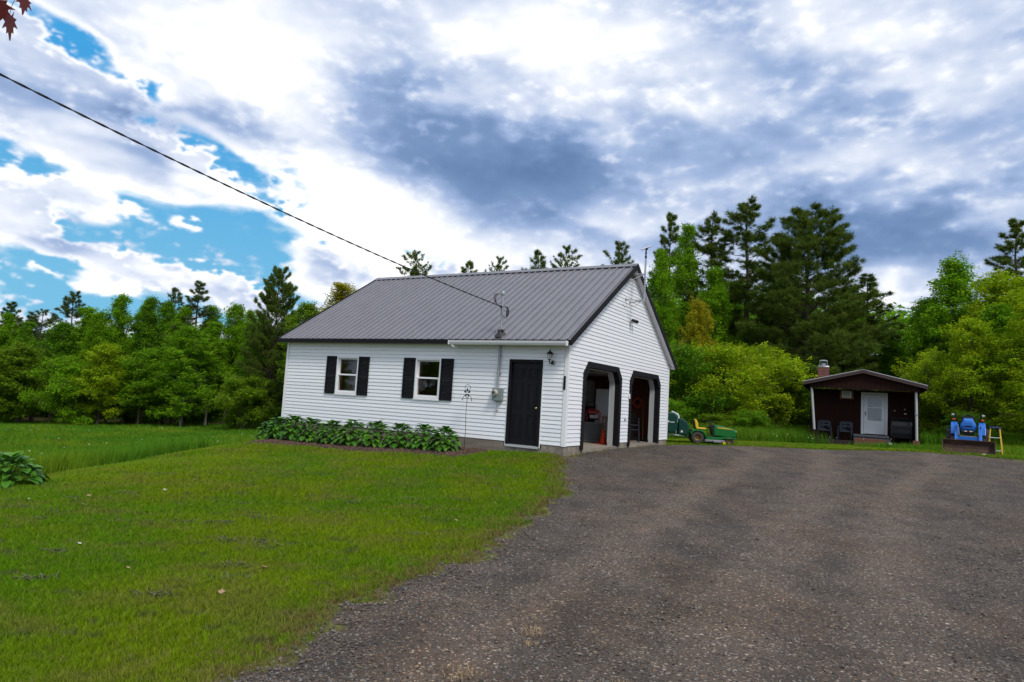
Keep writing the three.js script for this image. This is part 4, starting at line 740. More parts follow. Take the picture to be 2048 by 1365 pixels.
{
  const z = .065, m = onWall('service_mast', 'grey service mast and electric meter beside the black door', 'electric mast', 1.92, 0, .70);
  part('conduit', [rod(V(0, .62, z), V(0, 3.05, z), .031, .031, 12), rod(V(0, 1.10, z), V(0, 1.16, z), .038, .038, 12)], M.galv, m);
  part('strap', [box(.11, .025, .045, 0, 1.45, z - .02), box(.11, .025, .045, 0, 1.0, z - .02)], M.galv, m);
  const bx = part('meter_box', rbox(.29, .33, .10, .02, .465, .071, .012), M.meter, m);
  part('meter', [new THREE.CylinderGeometry(.083, .088, .03, 24).rotateX(Math.PI / 2).translate(-.03, .50, .136), new THREE.CylinderGeometry(.068, .075, .07, 24).rotateX(Math.PI / 2).translate(-.03, .50, .17)], std(.48, .46, .38, .25), bx);
  part('meter_face', [new THREE.CylinderGeometry(.05, .05, .006, 20).rotateX(Math.PI / 2).translate(-.03, .50, .207), box(.05, .02, .004, -.03, .52, .212)], std(.08, .08, .08, .3), bx);
  part('ground_pipe', [rod(V(.02, .30, .07), V(.02, .08, .07), .013, .013), lathe([[0, 0], [.022, .01], [.03, .04], [.018, .075], [0, .08]], 10).translate(.02, .02, .07)], M.galv, m);
  part('roof_boot', [lathe([[.16, 0], [.13, .03], [.06, .06], [.045, .13], [.034, .14]], 16).rotateX(.5).translate(0, 1.985, z + .02), new THREE.SphereGeometry(.055, 10, 8).scale(1.5, .7, 1).translate(.04, 2.10, z + .02)], M.cable, m);
  part('weather_head', [lathe([[.033, 3.0], [.05, 3.03], [.055, 3.09], [.035, 3.13], [0, 3.14]], 14).translate(0, 0, z), box(.10, .05, .07, -.05, 3.06, z)], M.galv, m);
  const w = [];
  for (let k = 0; k < 3; k++) w.push(tube([[-.06, 3.05, z], [-.16 - k * .03, 3.06 - k * .01, z + .03 * k], [-.19 - k * .02, 2.9, z + .04], [-.10, 2.76, z + .05], [0, 2.72, z + .045], [.13 + .02 * k, 2.70, z + .03], [.19 + .02 * k, 2.55, z + .02 * k], [.14, 2.42, z + .04], [.03, 2.52, z + .05], [0, 2.70, z + .04]], .008, 50, 5));
  part('wire_loops', w, M.cable, m);
  part('cable_clamp', [rod(V(.16, 2.62, z + .03), V(.17, 2.46, z + .03), .022, .022), box(.05, .05, .05, -.02, 2.72, z + .04)], M.cable, m);
}
{
  const A = gPoint(1.92, -.10, 3.42), B = V(-6.58, 5.28, -8), n = 260, a = [], b = [], full = 2.1;
  for (let i = 0; i <= n; i++) { const t = i / n * full, p = A.clone().lerp(B, t); p.y -= .12 * 4 * t * (1 - t); if (t > 1) p.y += 0; const th = i * 1.15, k = .009; a.push(p.clone().add(V(k * Math.cos(th), k * Math.sin(th), 0))); b.push(p.clone().add(V(-k * Math.cos(th), -k * Math.sin(th), 0))); }
  const g = thing('service_cable', 'twisted black power cable running down to the mast on the garage', 'cable', [0, 0, 0]);
  part('strand', tube(a, .0085, n, 5), M.cable, g); part('strand', tube(b, .0085, n, 5), M.cable, g);
}
{
  const d = onWall('satellite_dish', 'flat white satellite dish on a steel pole at the gable peak', 'satellite dish', -.5, 3.88, 4.12);
  part('pole', [rod(V(0, 0, 0), V(0, 1.28, 0), .028, .028, 12)], M.steel, d);
  part('pole_top', [rod(V(0, 1.22, 0), V(0, 1.56, 0), .02, .02, 10), rod(V(0, 1.3, 0), V(0, 1.36, 0), .034, .034), rod(V(0, 1.43, 0), V(0, 1.46, 0), .03, .03)], M.cable, d);
  const head = part('dish_panel', rbox(.30, .035, .51, 0, 0, 0, .016, 3), M.white, d); head.position.set(0, 1.60, 0); head.rotation.set(.22, .35, .30);
  part('dish_hinge', box(.08, .05, .08, 0, -.04, 0), M.cable, head);
  const br = [rod(V(0, .82, 0), V(-.48, .83, .05), .016), rod(V(0, .82, 0), V(-.48, .52, .30), .013), rod(V(0, .82, 0), V(-.48, .82, -.2), .013), rod(V(0, .03, 0), V(-.48, .05, .22), .016), rod(V(0, .03, 0), V(-.48, .0, -.12), .016), box(.012, .09, .05, -.476, .83, .05), box(.012, .09, .05, -.476, .52, .30), box(.012, .09, .05, -.476, .05, .22), box(.012, .06, .05, -.476, .0, -.12), box(.012, .06, .05, -.476, .82, -.2)];
  part('bracket', br, M.galv, d);
  part('dish_cord', tube([[0, .1, 0], [-.25, -.12, .05], [-.478, -.18, .25], [-.478, -.13, .45]], .006, 20, 5), std(.30, .26, .2, .8), d);
}
{
  const f = onWall('floodlight', 'twin-head security floodlight high on the white gable', 'floodlight', -.018, 4.15, 3.55);
  part('base_plate', rbox(.02, .12, .12, .01, .06, 0, .008), M.white, f);
  for (const s of [-1, 1]) { const h = part('lamp_head', [new THREE.CylinderGeometry(.035, .055, .12, 14).rotateZ(1.2).rotateY(s * .6).translate(.13, .04, s * .10), rod(V(.02, .06, 0), V(.10, .06, s * .08), .012)], M.black, f); part('lens', new THREE.CylinderGeometry(.048, .048, .008, 14).rotateZ(1.2).rotateY(s * .6).translate(.13 + .06 * .93 * .8, .04 - .025, s * .10 - s * .03), M.glass, h); }
  part('sensor', [new THREE.SphereGeometry(.032, 12, 8).translate(.06, .0, 0), rod(V(.02, .05, 0), V(.06, .0, 0), .01)], M.jamb, f);
}
{
  const p = gPoint(2.66, -.32), y = ground(p.x, p.z) - .05, m = std(.05, .05, .052, .4, { metalness: .7 }), o = thing('garden_stake', 'wire flower ornament on a thin rod in front of the siding', 'garden stake', [p.x, y, p.z], -GTH), H = 1.18 + .57 - y - .22 + .0;
  const top = GY + 1.02 - y;
  part('rod', tube([[0, 0, 0], [.012, top * .4, 0], [-.006, top * .7, 0], [0, top, 0]], .007, 20, 6), m, o); void H;
  part('ring', new THREE.TorusGeometry(.085, .006, 6, 28).translate(0, top + .27, 0), m, o);
  for (const s of [-1, 1]) part('scroll', tube([[0, top, 0], [s * .07, top + .07, 0], [s * .12, top + .03, 0], [s * .14, top - .06, 0], [s * .155, top - .035, 0]], .007, 20, 5), m, o);
  for (let k = 0; k < 5; k++) part('petal', new THREE.SphereGeometry(.045, 10, 6).scale(1, .55, .22).rotateZ(k * 1.257 + .3).translate(.062 * Math.cos(k * 1.257 + .3), top + .14 + .075 * Math.sin(k * 1.257 + .3), .01), m, o);
}
// ---------------------------------------------------------------- things inside the garage
const inside = (name, label, cat, s, t, h = -.09, turn = 0) => thing(name, label, cat, gPoint(s, t, h).toArray(), -GTH + turn);
{
  const orange = std(.72, .045, .004, .5), c = inside('traffic_cone', 'orange traffic cone just inside the first open bay', 'cone', .55, 3.80);
  part('base', rbox(.30, .03, .30, 0, .015, 0, .008), orange, c); part('cone', lathe([[.115, .03], [.11, .05], [.028, .44], [.02, .445], [.018, .44]], 24), orange, c);
  const b = inside('storage_cabinet', 'low grey storage box on the floor of the first bay', 'box', 1.15, 4.4, -.09, .5), grey = std(.10, .105, .11, .5), edge = std(.22, .22, .22, .5);
  part('body', rbox(.62, .56, .5, 0, .29, 0, .015), grey, b); part('rim', [box(.66, .03, .54, 0, .585, 0), box(.02, .5, .02, -.32, .3, .26), box(.02, .5, .02, .32, .3, .26), box(.66, .03, .02, 0, .04, .265)], edge, b);
  const g = inside('generator', 'red and black portable generator resting on the grey storage box', 'generator', 1.17, 4.42, .515, .5), red = std(.42, .02, .022, .35);
  part('tank', rbox(.34, .10, .28, 0, .30, 0, .03), red, g); part('engine', rbox(.28, .16, .24, 0, .15, 0, .02), M.black, g); part('panel', rbox(.26, .10, .02, .02, .17, .135, .006), std(.55, .5, .52, .4), g); part('frame', [tube([[-.18, 0, .15], [-.18, .35, .15], [.18, .35, .15], [.18, 0, .15]], .012, 30, 6), tube([[-.18, 0, -.15], [-.18, .35, -.15], [.18, .35, -.15], [.18, 0, -.15]], .012, 30, 6), rod(V(-.18, .01, -.15), V(-.18, .01, .15), .012), rod(V(.18, .01, -.15), V(.18, .01, .15), .012)], red, g);
  const fr = inside('white_cabinet', 'tall white cabinet against the rear wall of the garage', 'cabinet', 2.0, 7.6);
  part('body', rbox(.66, 1.72, .55, 0, .86, 0, .015), M.jamb, fr); part('cabinet_door', rbox(.64, 1.66, .02, 0, .87, .287, .008), M.white, fr); part('handle', box(.02, .3, .03, -.26, 1.0, .31), M.steel, fr);
  const sh = inside('work_bench', 'dark workbench beneath the rear garage window', 'bench', 3.75, 7.4);
  part('bench_top', box(1.7, .06, .7, 0, .92, 0), M.ceiling, sh); for (const [x, z] of [[-.78, .28], [.78, .28], [-.78, -.28], [.78, -.28]]) part('leg', box(.09, .89, .09, x, .445, z), M.ceiling, sh); part('shelf', box(1.5, .04, .5, 0, .3, 0), M.ceiling, sh);
  const tb = inside('tool_chest', 'black tool chest standing on the workbench', 'tool chest', 3.55, 7.35, .86); part('body', rbox(.5, .3, .35, 0, .15, 0, .012), M.black, tb); part('drawer', [box(.46, .06, .012, 0, .08, .18), box(.46, .06, .012, 0, .16, .18), box(.46, .06, .012, 0, .24, .18)], M.black, tb);
  const wood = inside('wooden_stool', 'plain wooden stool behind the orange cone', 'stool', .62, 4.35), wm = std(.30, .18, .09, .7);
  part('seat', rbox(.34, .035, .34, 0, .78, 0, .01), wm, wood); for (const [x, z] of [[-1, -1], [1, -1], [1, 1], [-1, 1]]) part('leg', rod(V(x * .17, 0, z * .17), V(x * .13, .765, z * .13), .018), wm, wood); part('rung', [rod(V(-.16, .25, .16), V(.16, .25, .16), .011), rod(V(-.16, .25, -.16), V(.16, .25, -.16), .011), rod(V(-.155, .35, -.155), V(-.155, .35, .155), .011), rod(V(.155, .35, -.155), V(.155, .35, .155), .011)], wm, wood);
  const b2 = inside('black_bin', 'round black bin inside the second bay', 'bin', 1.15, 7.25); part('body', lathe([[.0, .01], [.26, .01], [.31, .85], [.325, .86], [.30, .86], [.25, .04], [0, .04]], 24), M.black, b2); part('lid', lathe([[.33, .87], [.33, .90], [.2, .96], [0, .98]], 24), M.black, b2); part('bin_handle', [box(.1, .03, .05, 0, .78, .33)], M.jamb, b2);
  const tr = inside('hose_reel', 'red-orange hose reel hung on the rear wall of the second bay', 'hose reel', .98, 7.92, 1.02); part('coil', [0, 1, 2].map((k) => new THREE.TorusGeometry(.17 - k * .03, .022, 8, 24).translate(0, .2 + (k - 1) * .01, .06)), std(.40, .055, .02, .6), tr); part('bracket', box(.1, .12, .08, 0, .2, .0), M.black, tr);
  const rk = inside('rake', 'long-handled rake leaning in the corner of the second bay', 'rake', .62, 7.75); part('handle', rod(V(.05, .02, .35), V(-.12, 1.5, -.0), .014), wm, rk); part('rake_head', [box(.4, .02, .03, .05, .03, .37), ...[0, 1, 2, 3, 4, 5, 6].map((k) => box(.008, .06, .008, -.13 + k * .06, -.0 + .03, .39))], M.black, rk);
}
// plastic armchair used by the shed and inside the second bay
function resinChair(g, m) {
  part('seat', rbox(.50, .03, .48, 0, .40, .02, .012), m, g);
  const slots = []; for (const y of [.16, .30]) for (const x of [-.2, -.03]) slots.push([[x + .02, y], [x + .19, y], [x + .19, y + .055], [x + .02, y + .055]].map(([a, b]) => [a, b]));
  const back = part('backrest', extrude([[-.26, .0], [.26, .0], [.28, .40], [.22, .47], [-.22, .47], [-.28, .40]], .025, .006, slots), m, g); back.position.set(0, .41, -.22); back.rotation.x = -.2;
  for (const s of [-1, 1]) { part('armrest', [rbox(.06, .03, .48, s * .28, .62, .0, .01)], m, g); part('leg', rod(V(s * .28, 0, .26), V(s * .28, .61, .2), .028, .022), m, g); part('leg', rod(V(s * .27, 0, -.30), V(s * .27, .61, -.22), .028, .022), m, g); }
}
const resin = phys(.018, .023, .034, .55, { specularIntensity: .3 });
{ const c = inside('resin_chair', 'slate plastic armchair just inside the second open bay', 'chair', .75, 6.35, -.09, .9); resinChair(c, resin); c.scale.setScalar(1.0);
  const c2 = inside('resin_chair', 'second plastic armchair stacked on the one in the second bay', 'chair', .75, 6.35, .06, .9); resinChair(c2, resin); }
{ const s = onWall('door_sensor', 'small white sensor box on the pier between the open bays', 'sensor', -.02, 4.26, 1.28); part('body', rbox(.03, .14, .07, .02, .07, 0, .008), M.white, s); part('button', box(.006, .03, .03, .037, .08, 0), M.jamb, s);
  const k = onWall('wall_hook', 'small dark hook on the pier between the open bays', 'hook', -.018, 4.0, .62); part('plate', rbox(.012, .08, .04, .008, .04, 0, .004), M.black, k); part('prong', tube([[.01, .03, 0], [.05, .02, 0], [.05, .05, 0]], .006, 10, 5), M.black, k); }

// ---------------------------------------------------------------- wheels
function wheel(parent, x, y, z, R, w, rimR, tyreM, rimM, lugs, name = 'wheel') {  // axle along z
  const g = new THREE.Group(); g.name = name; g.position.set(x, y, z); parent.add(g);
  const t = lathe([[rimR, -w * .42], [rimR * 1.04, -w / 2], [R * .92, -w / 2], [R * .99, -w * .36], [R, 0], [R * .99, w * .36], [R * .92, w / 2], [rimR * 1.04, w / 2], [rimR, w * .42], [rimR, -w * .42]], 30).rotateX(Math.PI / 2), L = [t];
  for (let k = 0; k < lugs; k++) for (const s of [-1, 1]) { const a = (k + (s > 0 ? .5 : 0)) / lugs * 6.283; L.push(box(w * .52, R * .06, R * .075).rotateY(s * .6 + Math.PI / 2).translate(0, R * .995, s * w * .22).rotateZ(a)); }
  part('tyre', L, tyreM, g);
  part('rim', [lathe([[0, w * .12], [rimR * .3, w * .14], [rimR * .35, w * .02], [rimR * .8, w * .06], [rimR * .92, w * .36], [rimR, w * .40], [rimR, w * .30], [rimR * .9, -w * .3], [0, -w * .3]], 24).rotateX(Math.PI / 2)], rimM, g);
  return g;
}
const rubber = std(.022, .020, .019, .85), rubberDusty = std(.05, .043, .037, .95);
const deere = phys(.008, .125, .024, .45, { specularIntensity: .45 }), deereY = std(.66, .43, .012, .4), rimY = std(.20, .125, .03, .6);
// lawn tractor, nose to the right
{
  const px = 7.62, pz = -26.95, y = ground(px + .6, pz) + .0, t = thing('lawn_tractor', 'green ride-on lawn tractor with yellow seat parked behind the garage', 'lawn tractor', [px, y, pz], -.13);
  for (const s of [-1, 1]) { wheel(t, 0, .235, s * .38, .235, .20, .12, rubberDusty, rimY, 9).rotation.y = s < 0 ? Math.PI : 0; wheel(t, 1.24, .165, s * .36, .165, .15, .085, rubberDusty, rimY, 0).rotation.y = s < 0 ? Math.PI : 0; }
  part('frame', [box(1.5, .09, .34, .7, .26, 0), box(.3, .12, .56, 1.24, .19, 0), box(.2, .2, .5, 0, .24, 0)], M.black, t);
  const hood = part('hood', extrude([[.66, .33], [.64, .62], [.70, .74], [.78, .755], [1.1, .71], [1.38, .645], [1.50, .585], [1.53, .50], [1.50, .30], [1.2, .285]], .50, .05), deere, t);
  for (const s of [-1, 1]) part('hood_stripe', extrude([[.76, .645], [.80, .675], [1.1, .665], [1.38, .62], [1.36, .61], [1.1, .625]], .006).translate(0, 0, s * .251), deereY, hood);
  part('grille', [rbox(.03, .20, .34, 1.525, .42, 0, .01), ...[0, 1, 2, 3].map((k) => box(.012, .012, .3, 1.545, .36 + k * .04, 0))], M.black, hood);
  for (const s of [-1, 1]) part('headlight', rbox(.05, .07, .13, 1.505, .545, s * .14, .015), std(.6, .6, .58, .15), hood);
  part('dash', extrude([[.60, .34], [.50, .70], [.56, .78], [.66, .76], [.68, .34]], .42, .03), M.black, t);
  const st = part('steering_wheel', [new THREE.TorusGeometry(.165, .014, 8, 28).rotateX(Math.PI / 2), ...[0, 1, 2].map((k) => rod(V(0, 0, 0), V(.16 * Math.cos(k * 2.09), 0, .16 * Math.sin(k * 2.09)), .011)), rod(V(0, 0, 0), V(.03, -.12, 0), .02)], M.black, t); st.position.set(.53, .87, 0); st.rotation.z = .22;
  part('fender', [...[-1, 1].map((s) => extrude([[-.26, .33], [-.27, .40], [-.20, .50], [-.08, .545], [.12, .54], [.22, .50], [.30, .40], [.36, .25], [.32, .25], [.26, .36], [.18, .45], [.08, .49], [-.10, .49], [-.20, .43], [-.23, .33]], .26, .012).translate(0, 0, s * .38)), rbox(.46, .05, .6, .02, .515, 0, .02)], deere, t);
  part('foot_plate', [...[-1, 1].map((s) => extrude([[.26, .24], [.34, .29], [.78, .285], [1.12, .30], [1.5, .285], [1.52, .25], [1.1, .245], [.8, .19], [.36, .18]], .20, .01).translate(0, 0, s * .36))], deere, t);
  part('seat', [extrude([[-.03, .57], [.0, .62], [.32, .625], [.38, .60], [.36, .565], [.3, .56]], .44, .022), extrude([[-.10, .92], [-.06, .95], [-.01, .92], [.05, .78], [.06, .66], [.02, .58], [-.05, .62]], .40, .022)], deereY, t);
  part('seat_base', [box(.28, .05, .3, .12, .545, 0), extrude([[-.14, .9], [-.10, .93], [-.02, .62], [-.08, .58]], .34, .01)], M.black, t);
  part('mower_deck', [rbox(.78, .10, 1.05, .66, .135, 0, .035), ...[-.3, 0, .3].map((z) => new THREE.CylinderGeometry(.12, .14, .05, 16).translate(.66, .2, z)), rbox(.3, .08, .22, .72, .12, .60, .02)], std(.16, .16, .17, .5), t);
  part('deck_wheel', [...[-1, 1].map((s) => new THREE.CylinderGeometry(.06, .06, .05, 14).rotateX(Math.PI / 2).translate(1.02, .075, s * .5))], deereY, t);
  part('hitch', box(.3, .03, .08, -.36, .24, 0), M.black, t);
  part('control_lever', [rod(V(.34, .5, .28), V(.42, .66, .29), .008), new THREE.SphereGeometry(.022, 8, 6).translate(.42, .67, .29)], M.black, t);
}
// leaf vacuum trailer hitched behind it
{
  const px = 7.62, pz = -26.95, y = ground(px - 1.2, pz), t = thing('leaf_vacuum_trailer', 'dark green leaf vacuum trailer showing past the garage corner', 'trailer', [px, y, pz], -.13), dg = phys(.006, .042, .030, .45, { specularIntensity: .4 });
  part('engine_shroud', extrude([[-.74, .36], [-.74, .98], [-.66, 1.03], [-.56, 1.01], [-.42, .91], [-.33, .76], [-.30, .58], [-.32, .40], [-.38, .35]], .62, .05), dg, t);
  part('hopper', extrude([[-2.5, .42], [-2.55, .9], [-2.45, 1.2], [-1.2, 1.25], [-.92, 1.23], [-.80, 1.10], [-.77, .9], [-.80, .5], [-.86, .42]], .95, .06), dg, t);
  part('duct', tube([[-.72, .95, .12], [-.74, 1.12, .1], [-.86, 1.20, .08], [-1.0, 1.255, .05]], .05, 16, 8), std(.42, .46, .46, .4), t);
  part('trailer_frame', [rod(V(-2.5, .36, .36), V(-.7, .34, .36), .022), rod(V(-2.5, .36, -.36), V(-.7, .34, -.36), .022), rod(V(-.7, .34, .36), V(-.16, .25, .02), .022), rod(V(-.7, .34, -.36), V(-.16, .25, -.02), .022), rod(V(-.78, .34, -.36), V(-.78, .34, .36), .02)], M.steel, t);
  for (const s of [-1, 1]) wheel(t, -1.8, .21, s * .55, .21, .12, .11, rubber, M.jamb, 0).rotation.y = s < 0 ? Math.PI : 0;
  const plate = part('label_plate', [box(.07, .07, .004, -1.15, .87, .478), box(.17, .03, .004, -1.0, .85, .478)], std(.55, .58, .56, .5), t); void plate;
  part('warning_label', box(.075, .08, .004, -.60, .50, .313), std(.62, .60, .58, .5), t);
  part('latch', [box(.03, .10, .02, -.80, .9, .48), box(.03, .08, .02, -.84, .48, .48)], M.steel, t);
}
// ---------------------------------------------------------------- brown shed with porch
{
  const y0 = ground(SHED.x, SHED.z) + .07, s = thing('shed', 'dark brown gabled shed with white porch posts and white storm door', 'shed', [SHED.x, y0, SHED.z], SHED.turn);
  const brown = new THREE.MeshPhysicalMaterial({ map: boardTex(.155, .088, .072, [1, 1], .5), roughness: .9, specularIntensity: .2 }), dark = std(.026, .016, .013, .9), rust = std(.13, .05, .03, .85), tin = std(.58, .58, .60, .4, { metalness: .4 }), shadedWhite = std(.56, .57, .58, .6);  // storm door white is greyed, porch shade put into its colour
  const W2 = 2.22, D = -6.3, wy = .12, wt = 2.5, zw = -1.15;
  for (const [x0, x1] of [[-W2, -.06], [1.05, W2]]) { for (let x = x0; x < x1 - .02; x += .2) part('wall_board', boxb(x + .004, Math.min(x + .196, x1), wy, wt, zw - .03, zw), brown, s); }
  part('wall_board', boxb(-.055, 1.045, 2.42, wt, zw - .03, zw), brown, s);
  part('wall', [boxb(-W2, W2, wy, wt, zw - .1, zw - .035), boxb(-W2 - .0, -W2 + .08, wy, wt, D, zw - .101), boxb(W2 - .08, W2, wy, wt, D, zw - .101), boxb(-W2 + .081, W2 - .081, wy, wt, D, D + .08)], brown, s);
  part('side_screen', [boxb(W2 - .03, W2 + .01, .12, 2.5, zw + .001, -.25)], brown, s);
  part('base', [boxb(-W2 - .02, W2 + .02, -.5, wy - .002, D, -.02)], dark, s);
  // roof: two thin slabs, brown fascia, pale metal on top
  const ap = 3.40, xe = 2.50, ye = 2.77, th = .16;
  const gab = extrude([[-2.24, 2.51], [2.24, 2.48], [2.24, ye - th + (xe - 2.24) * .25 + .02], [0, ap - th + .01], [-2.24, ye - th + (xe - 2.24) * .25 + .02]], .05).translate(0, 0, -.06);
  part('gable_panel', gab, brown, s);
  const groove = []; for (let x = -2.0; x < 2.1; x += .2) groove.push(box(.012, .25, .006, x, 2.64, -.032)); part('panel_batten', groove, dark, s);
  const roof = new THREE.Group(); roof.name = 'roof'; s.add(roof);
  for (const q of [-1, 1]) {
    part('roof_slab', extrude([[0, ap - .012], [q * xe, ye - .012], [q * xe, ye - .07], [0, ap - .07]], 6.6).translate(0, 0, -3.2), brown, roof);
    part('roof_sheet', extrude([[0, ap + .014], [q * (xe + .02), ye + .014], [q * (xe + .02), ye - .01], [0, ap - .01]], 6.64).translate(0, 0, -3.2), tin, roof);
    part('rake_board', extrude([[0, ap - .014], [q * xe, ye - .014], [q * xe, ye - th], [0, ap - th]], .03).translate(0, 0, .116), std(.045, .026, .023, .8), roof);
    part('eave_board', boxb(Math.min(q * xe, q * (xe - .03)), Math.max(q * xe, q * (xe - .03)), ye - .22, ye - .07, -6.4, .09), std(.045, .026, .023, .8), roof);
  }
  part('ridge_cap', extrude([[-.16, ap - .02], [0, ap + .035], [.16, ap - .02], [.16, ap - .035], [0, ap + .018], [-.16, ap - .035]], 6.66).translate(0, 0, -3.2), dark, roof);
  part('porch_ceiling', boxb(-2.2, 2.2, 2.44, 2.47, zw, -.09), brown, s);
  part('porch_post', rod(V(-2.00, .55, -.12), V(-2.14, 2.52, -.12), .055, .055, 4), M.jamb, s); part('porch_post', rod(V(2.12, .32, -.12), V(2.09, 2.5, -.12), .055, .055, 4), M.jamb, s);
  part('post_base', box(.30, .50, .3, -2.0, .30, -.15), brown, s); part('post_base', box(.26, .3, .26, 2.1, .18, -.15), rust, s);
  part('post_band', box(.13, .03, .13, 2.105, 1.5, -.12), M.galv, s);
  // storm door
  const dr = part('door_frame', [boxb(-.05, .06, .47, 2.415, zw - .02, zw + .04), boxb(.94, 1.04, .47, 2.415, zw - .02, zw + .04), boxb(.061, .939, 2.32, 2.415, zw - .02, zw + .04)], shadedWhite, s);
  part('storm_door', [boxb(.07, .22, .49, 2.31, zw - .01, zw + .03), boxb(.80, .93, .49, 2.31, zw - .01, zw + .03), boxb(.221, .799, .49, 1.10, zw - .01, zw + .03), boxb(.221, .799, 2.18, 2.31, zw - .01, zw + .03), boxb(.221, .799, 1.68, 1.73, zw - .01, zw + .03)], shadedWhite, dr);
  part('pane', boxb(.221, .799, 1.101, 1.679, zw + .005, zw + .009), M.glass, dr); part('pane', boxb(.221, .799, 1.731, 2.179, zw + .012, zw + .016), M.glass, dr);
  part('blind', [boxb(.2, .82, 1.09, 2.2, zw - .03, zw - .022), ...Array.from({ length: 14 }, (_, k) => boxb(.22, .8, 1.12 + k * .078, 1.13 + k * .078, zw - .021, zw - .014))], std(.17, .18, .17, .8), dr);
  part('door_handle', box(.03, .18, .04, .135, 1.42, zw + .055), M.black, dr);
  // small window with an air conditioner in a wooden surround
  const wn = part('window', [boxb(-.95, -.86, 2.06, 2.48, zw, zw + .05), boxb(-.46, -.37, 2.06, 2.48, zw, zw + .05), boxb(-.859, -.461, 2.06, 2.10, zw, zw + .05)], std(.20, .085, .04, .8), s);
  part('air_conditioner', [rbox(.40, .34, .3, -.66, 2.28, zw + .10, .015)], std(.55, .54, .48, .6), wn); part('louvre', [0, 1, 2, 3, 4, 5].map((k) => box(.3, .02, .01, -.66, 2.16 + k * .045, zw + .256)), std(.12, .14, .14, .6), wn);
  part('door_step', [rbox(1.26, .30, .42, .29, .13, .12, .01)], rust, s); part('landing', [boxb(-.36, 1.06, .36, .44, zw + .001, -.10), boxb(-.36, 1.06, .12, .359, -.2, -.14)], std(.055, .062, .075, .7), s);
  // brick chimney with a metal cap
  const brickM = new THREE.MeshStandardMaterial({ map: dataTex(128, (u, v) => { const a = concreteN(u * 2, v * 2) - .5; return [.40 + .2 * a, .25 + .16 * a, .23 + .14 * a]; }, true, [2, 2]), roughness: .95 });
  const ch = new THREE.Group(); ch.name = 'chimney'; ch.position.set(-1.72, 2.7, -2.6); s.add(ch); let k = 0;
  for (let yy = 0; yy < .92; yy += .078, k++) for (const [bx, bz, w, d] of k % 2 ? [[-.13, 0, .245, .5], [.13, 0, .245, .5]] : [[0, -.13, .5, .245], [0, .13, .5, .245]]) part('brick', box(w, .068, d, bx, yy + .035, bz), brickM, ch);
  part('chimney_cap', [lathe([[0, .92], [.36, .92], [.37, 1.0], [.2, 1.03], [0, 1.03]], 4).rotateY(.785), rod(V(0, 1.02, 0), V(0, 1.14, 0), .11, .11, 14), lathe([[.12, 1.13], [.09, 1.17], [0, 1.18]], 14)], M.steel, ch);
  part('rain_hood', [lathe([[.27, 1.26], [.25, 1.275], [.12, 1.31], [0, 1.315]], 4).rotateY(.785), ...[[-1, -1], [1, -1], [1, 1], [-1, 1]].map(([x, z]) => rod(V(x * .17, 1.02, z * .17), V(x * .17, 1.27, z * .17), .008))], M.galv, ch);
  part('wall_fitting', [new THREE.SphereGeometry(.03, 8, 6).translate(1.32, 1.62, zw + .02), new THREE.SphereGeometry(.035, 8, 6).translate(1.73, 1.70, zw + .02), box(.10, .04, .04, 1.75, 1.5, zw + .02)], std(.45, .45, .43, .6), s);
  const at = (x, y, z) => V(x, y, z).applyAxisAngle(UPV, SHED.turn).add(V(SHED.x, y0, SHED.z)).toArray();
  const c1 = thing('resin_chair', 'dark plastic chair by the left porch post of the shed', 'chair', at(-1.58, .12, -.55), SHED.turn + .05); resinChair(c1, resin);
  const c2 = thing('resin_chair', 'dark plastic chair beside the door step of the shed', 'chair', at(-.70, .12, -.5), SHED.turn - .12); resinChair(c2, resin);
  const gr = thing('barbecue', 'large black lidded barbecue on short legs under the shed porch', 'barbecue', at(1.56, .12, -.55), SHED.turn);
  part('body', extrude([[-.28, .28], [-.30, .72], [-.24, .92], [-.05, 1.02], [.2, 1.0], [.28, .84], [.30, .5], [.26, .28]], .80, .03).rotateY(-Math.PI / 2), M.blackGloss, gr); part('back_shelf', [box(.84, .03, .2, 0, 1.16, -.2), box(.84, .16, .02, 0, 1.09, -.3)], M.black, gr);
  for (const [x, z] of [[-.34, .2], [.34, .2], [-.34, -.2], [.34, -.2]]) part('leg', rod(V(x, 0, z), V(x * .95, .32, z), .025), M.black, gr); part('handle', rod(V(-.3, .78, .33), V(.3, .78, .33), .014), M.black, gr);
  const can = thing('paint_can', 'small white can on the ground beside the shed step', 'can', at(1.08, -.02, .25), 0); part('body', lathe([[0, 0], [.065, 0], [.065, .17], [.06, .18], [0, .175]], 18), M.white, can); part('label_band', lathe([[.0665, .05], [.0665, .12]], 18), std(.12, .22, .34, .6), can); part('handle', new THREE.TorusGeometry(.07, .004, 5, 16, 3.14).translate(0, .15, 0), M.steel, can);
  const pl = thing('wood_plank', 'grey weathered plank lying before the barbecue', 'plank', at(1.45, .0, .3), SHED.turn + .1); part('plank', rbox(1.0, .035, .16, 0, .02, 0, .006), std(.26, .22, .17, .9), pl);
  const st = thing('wood_stick', 'thin stick propped against the shed step', 'stick', at(.98, 0, .15), SHED.turn); part('stick', rod(V(0, 0, 0), V(.16, .38, -.1), .012, .01), std(.22, .17, .12, .9), st);
}
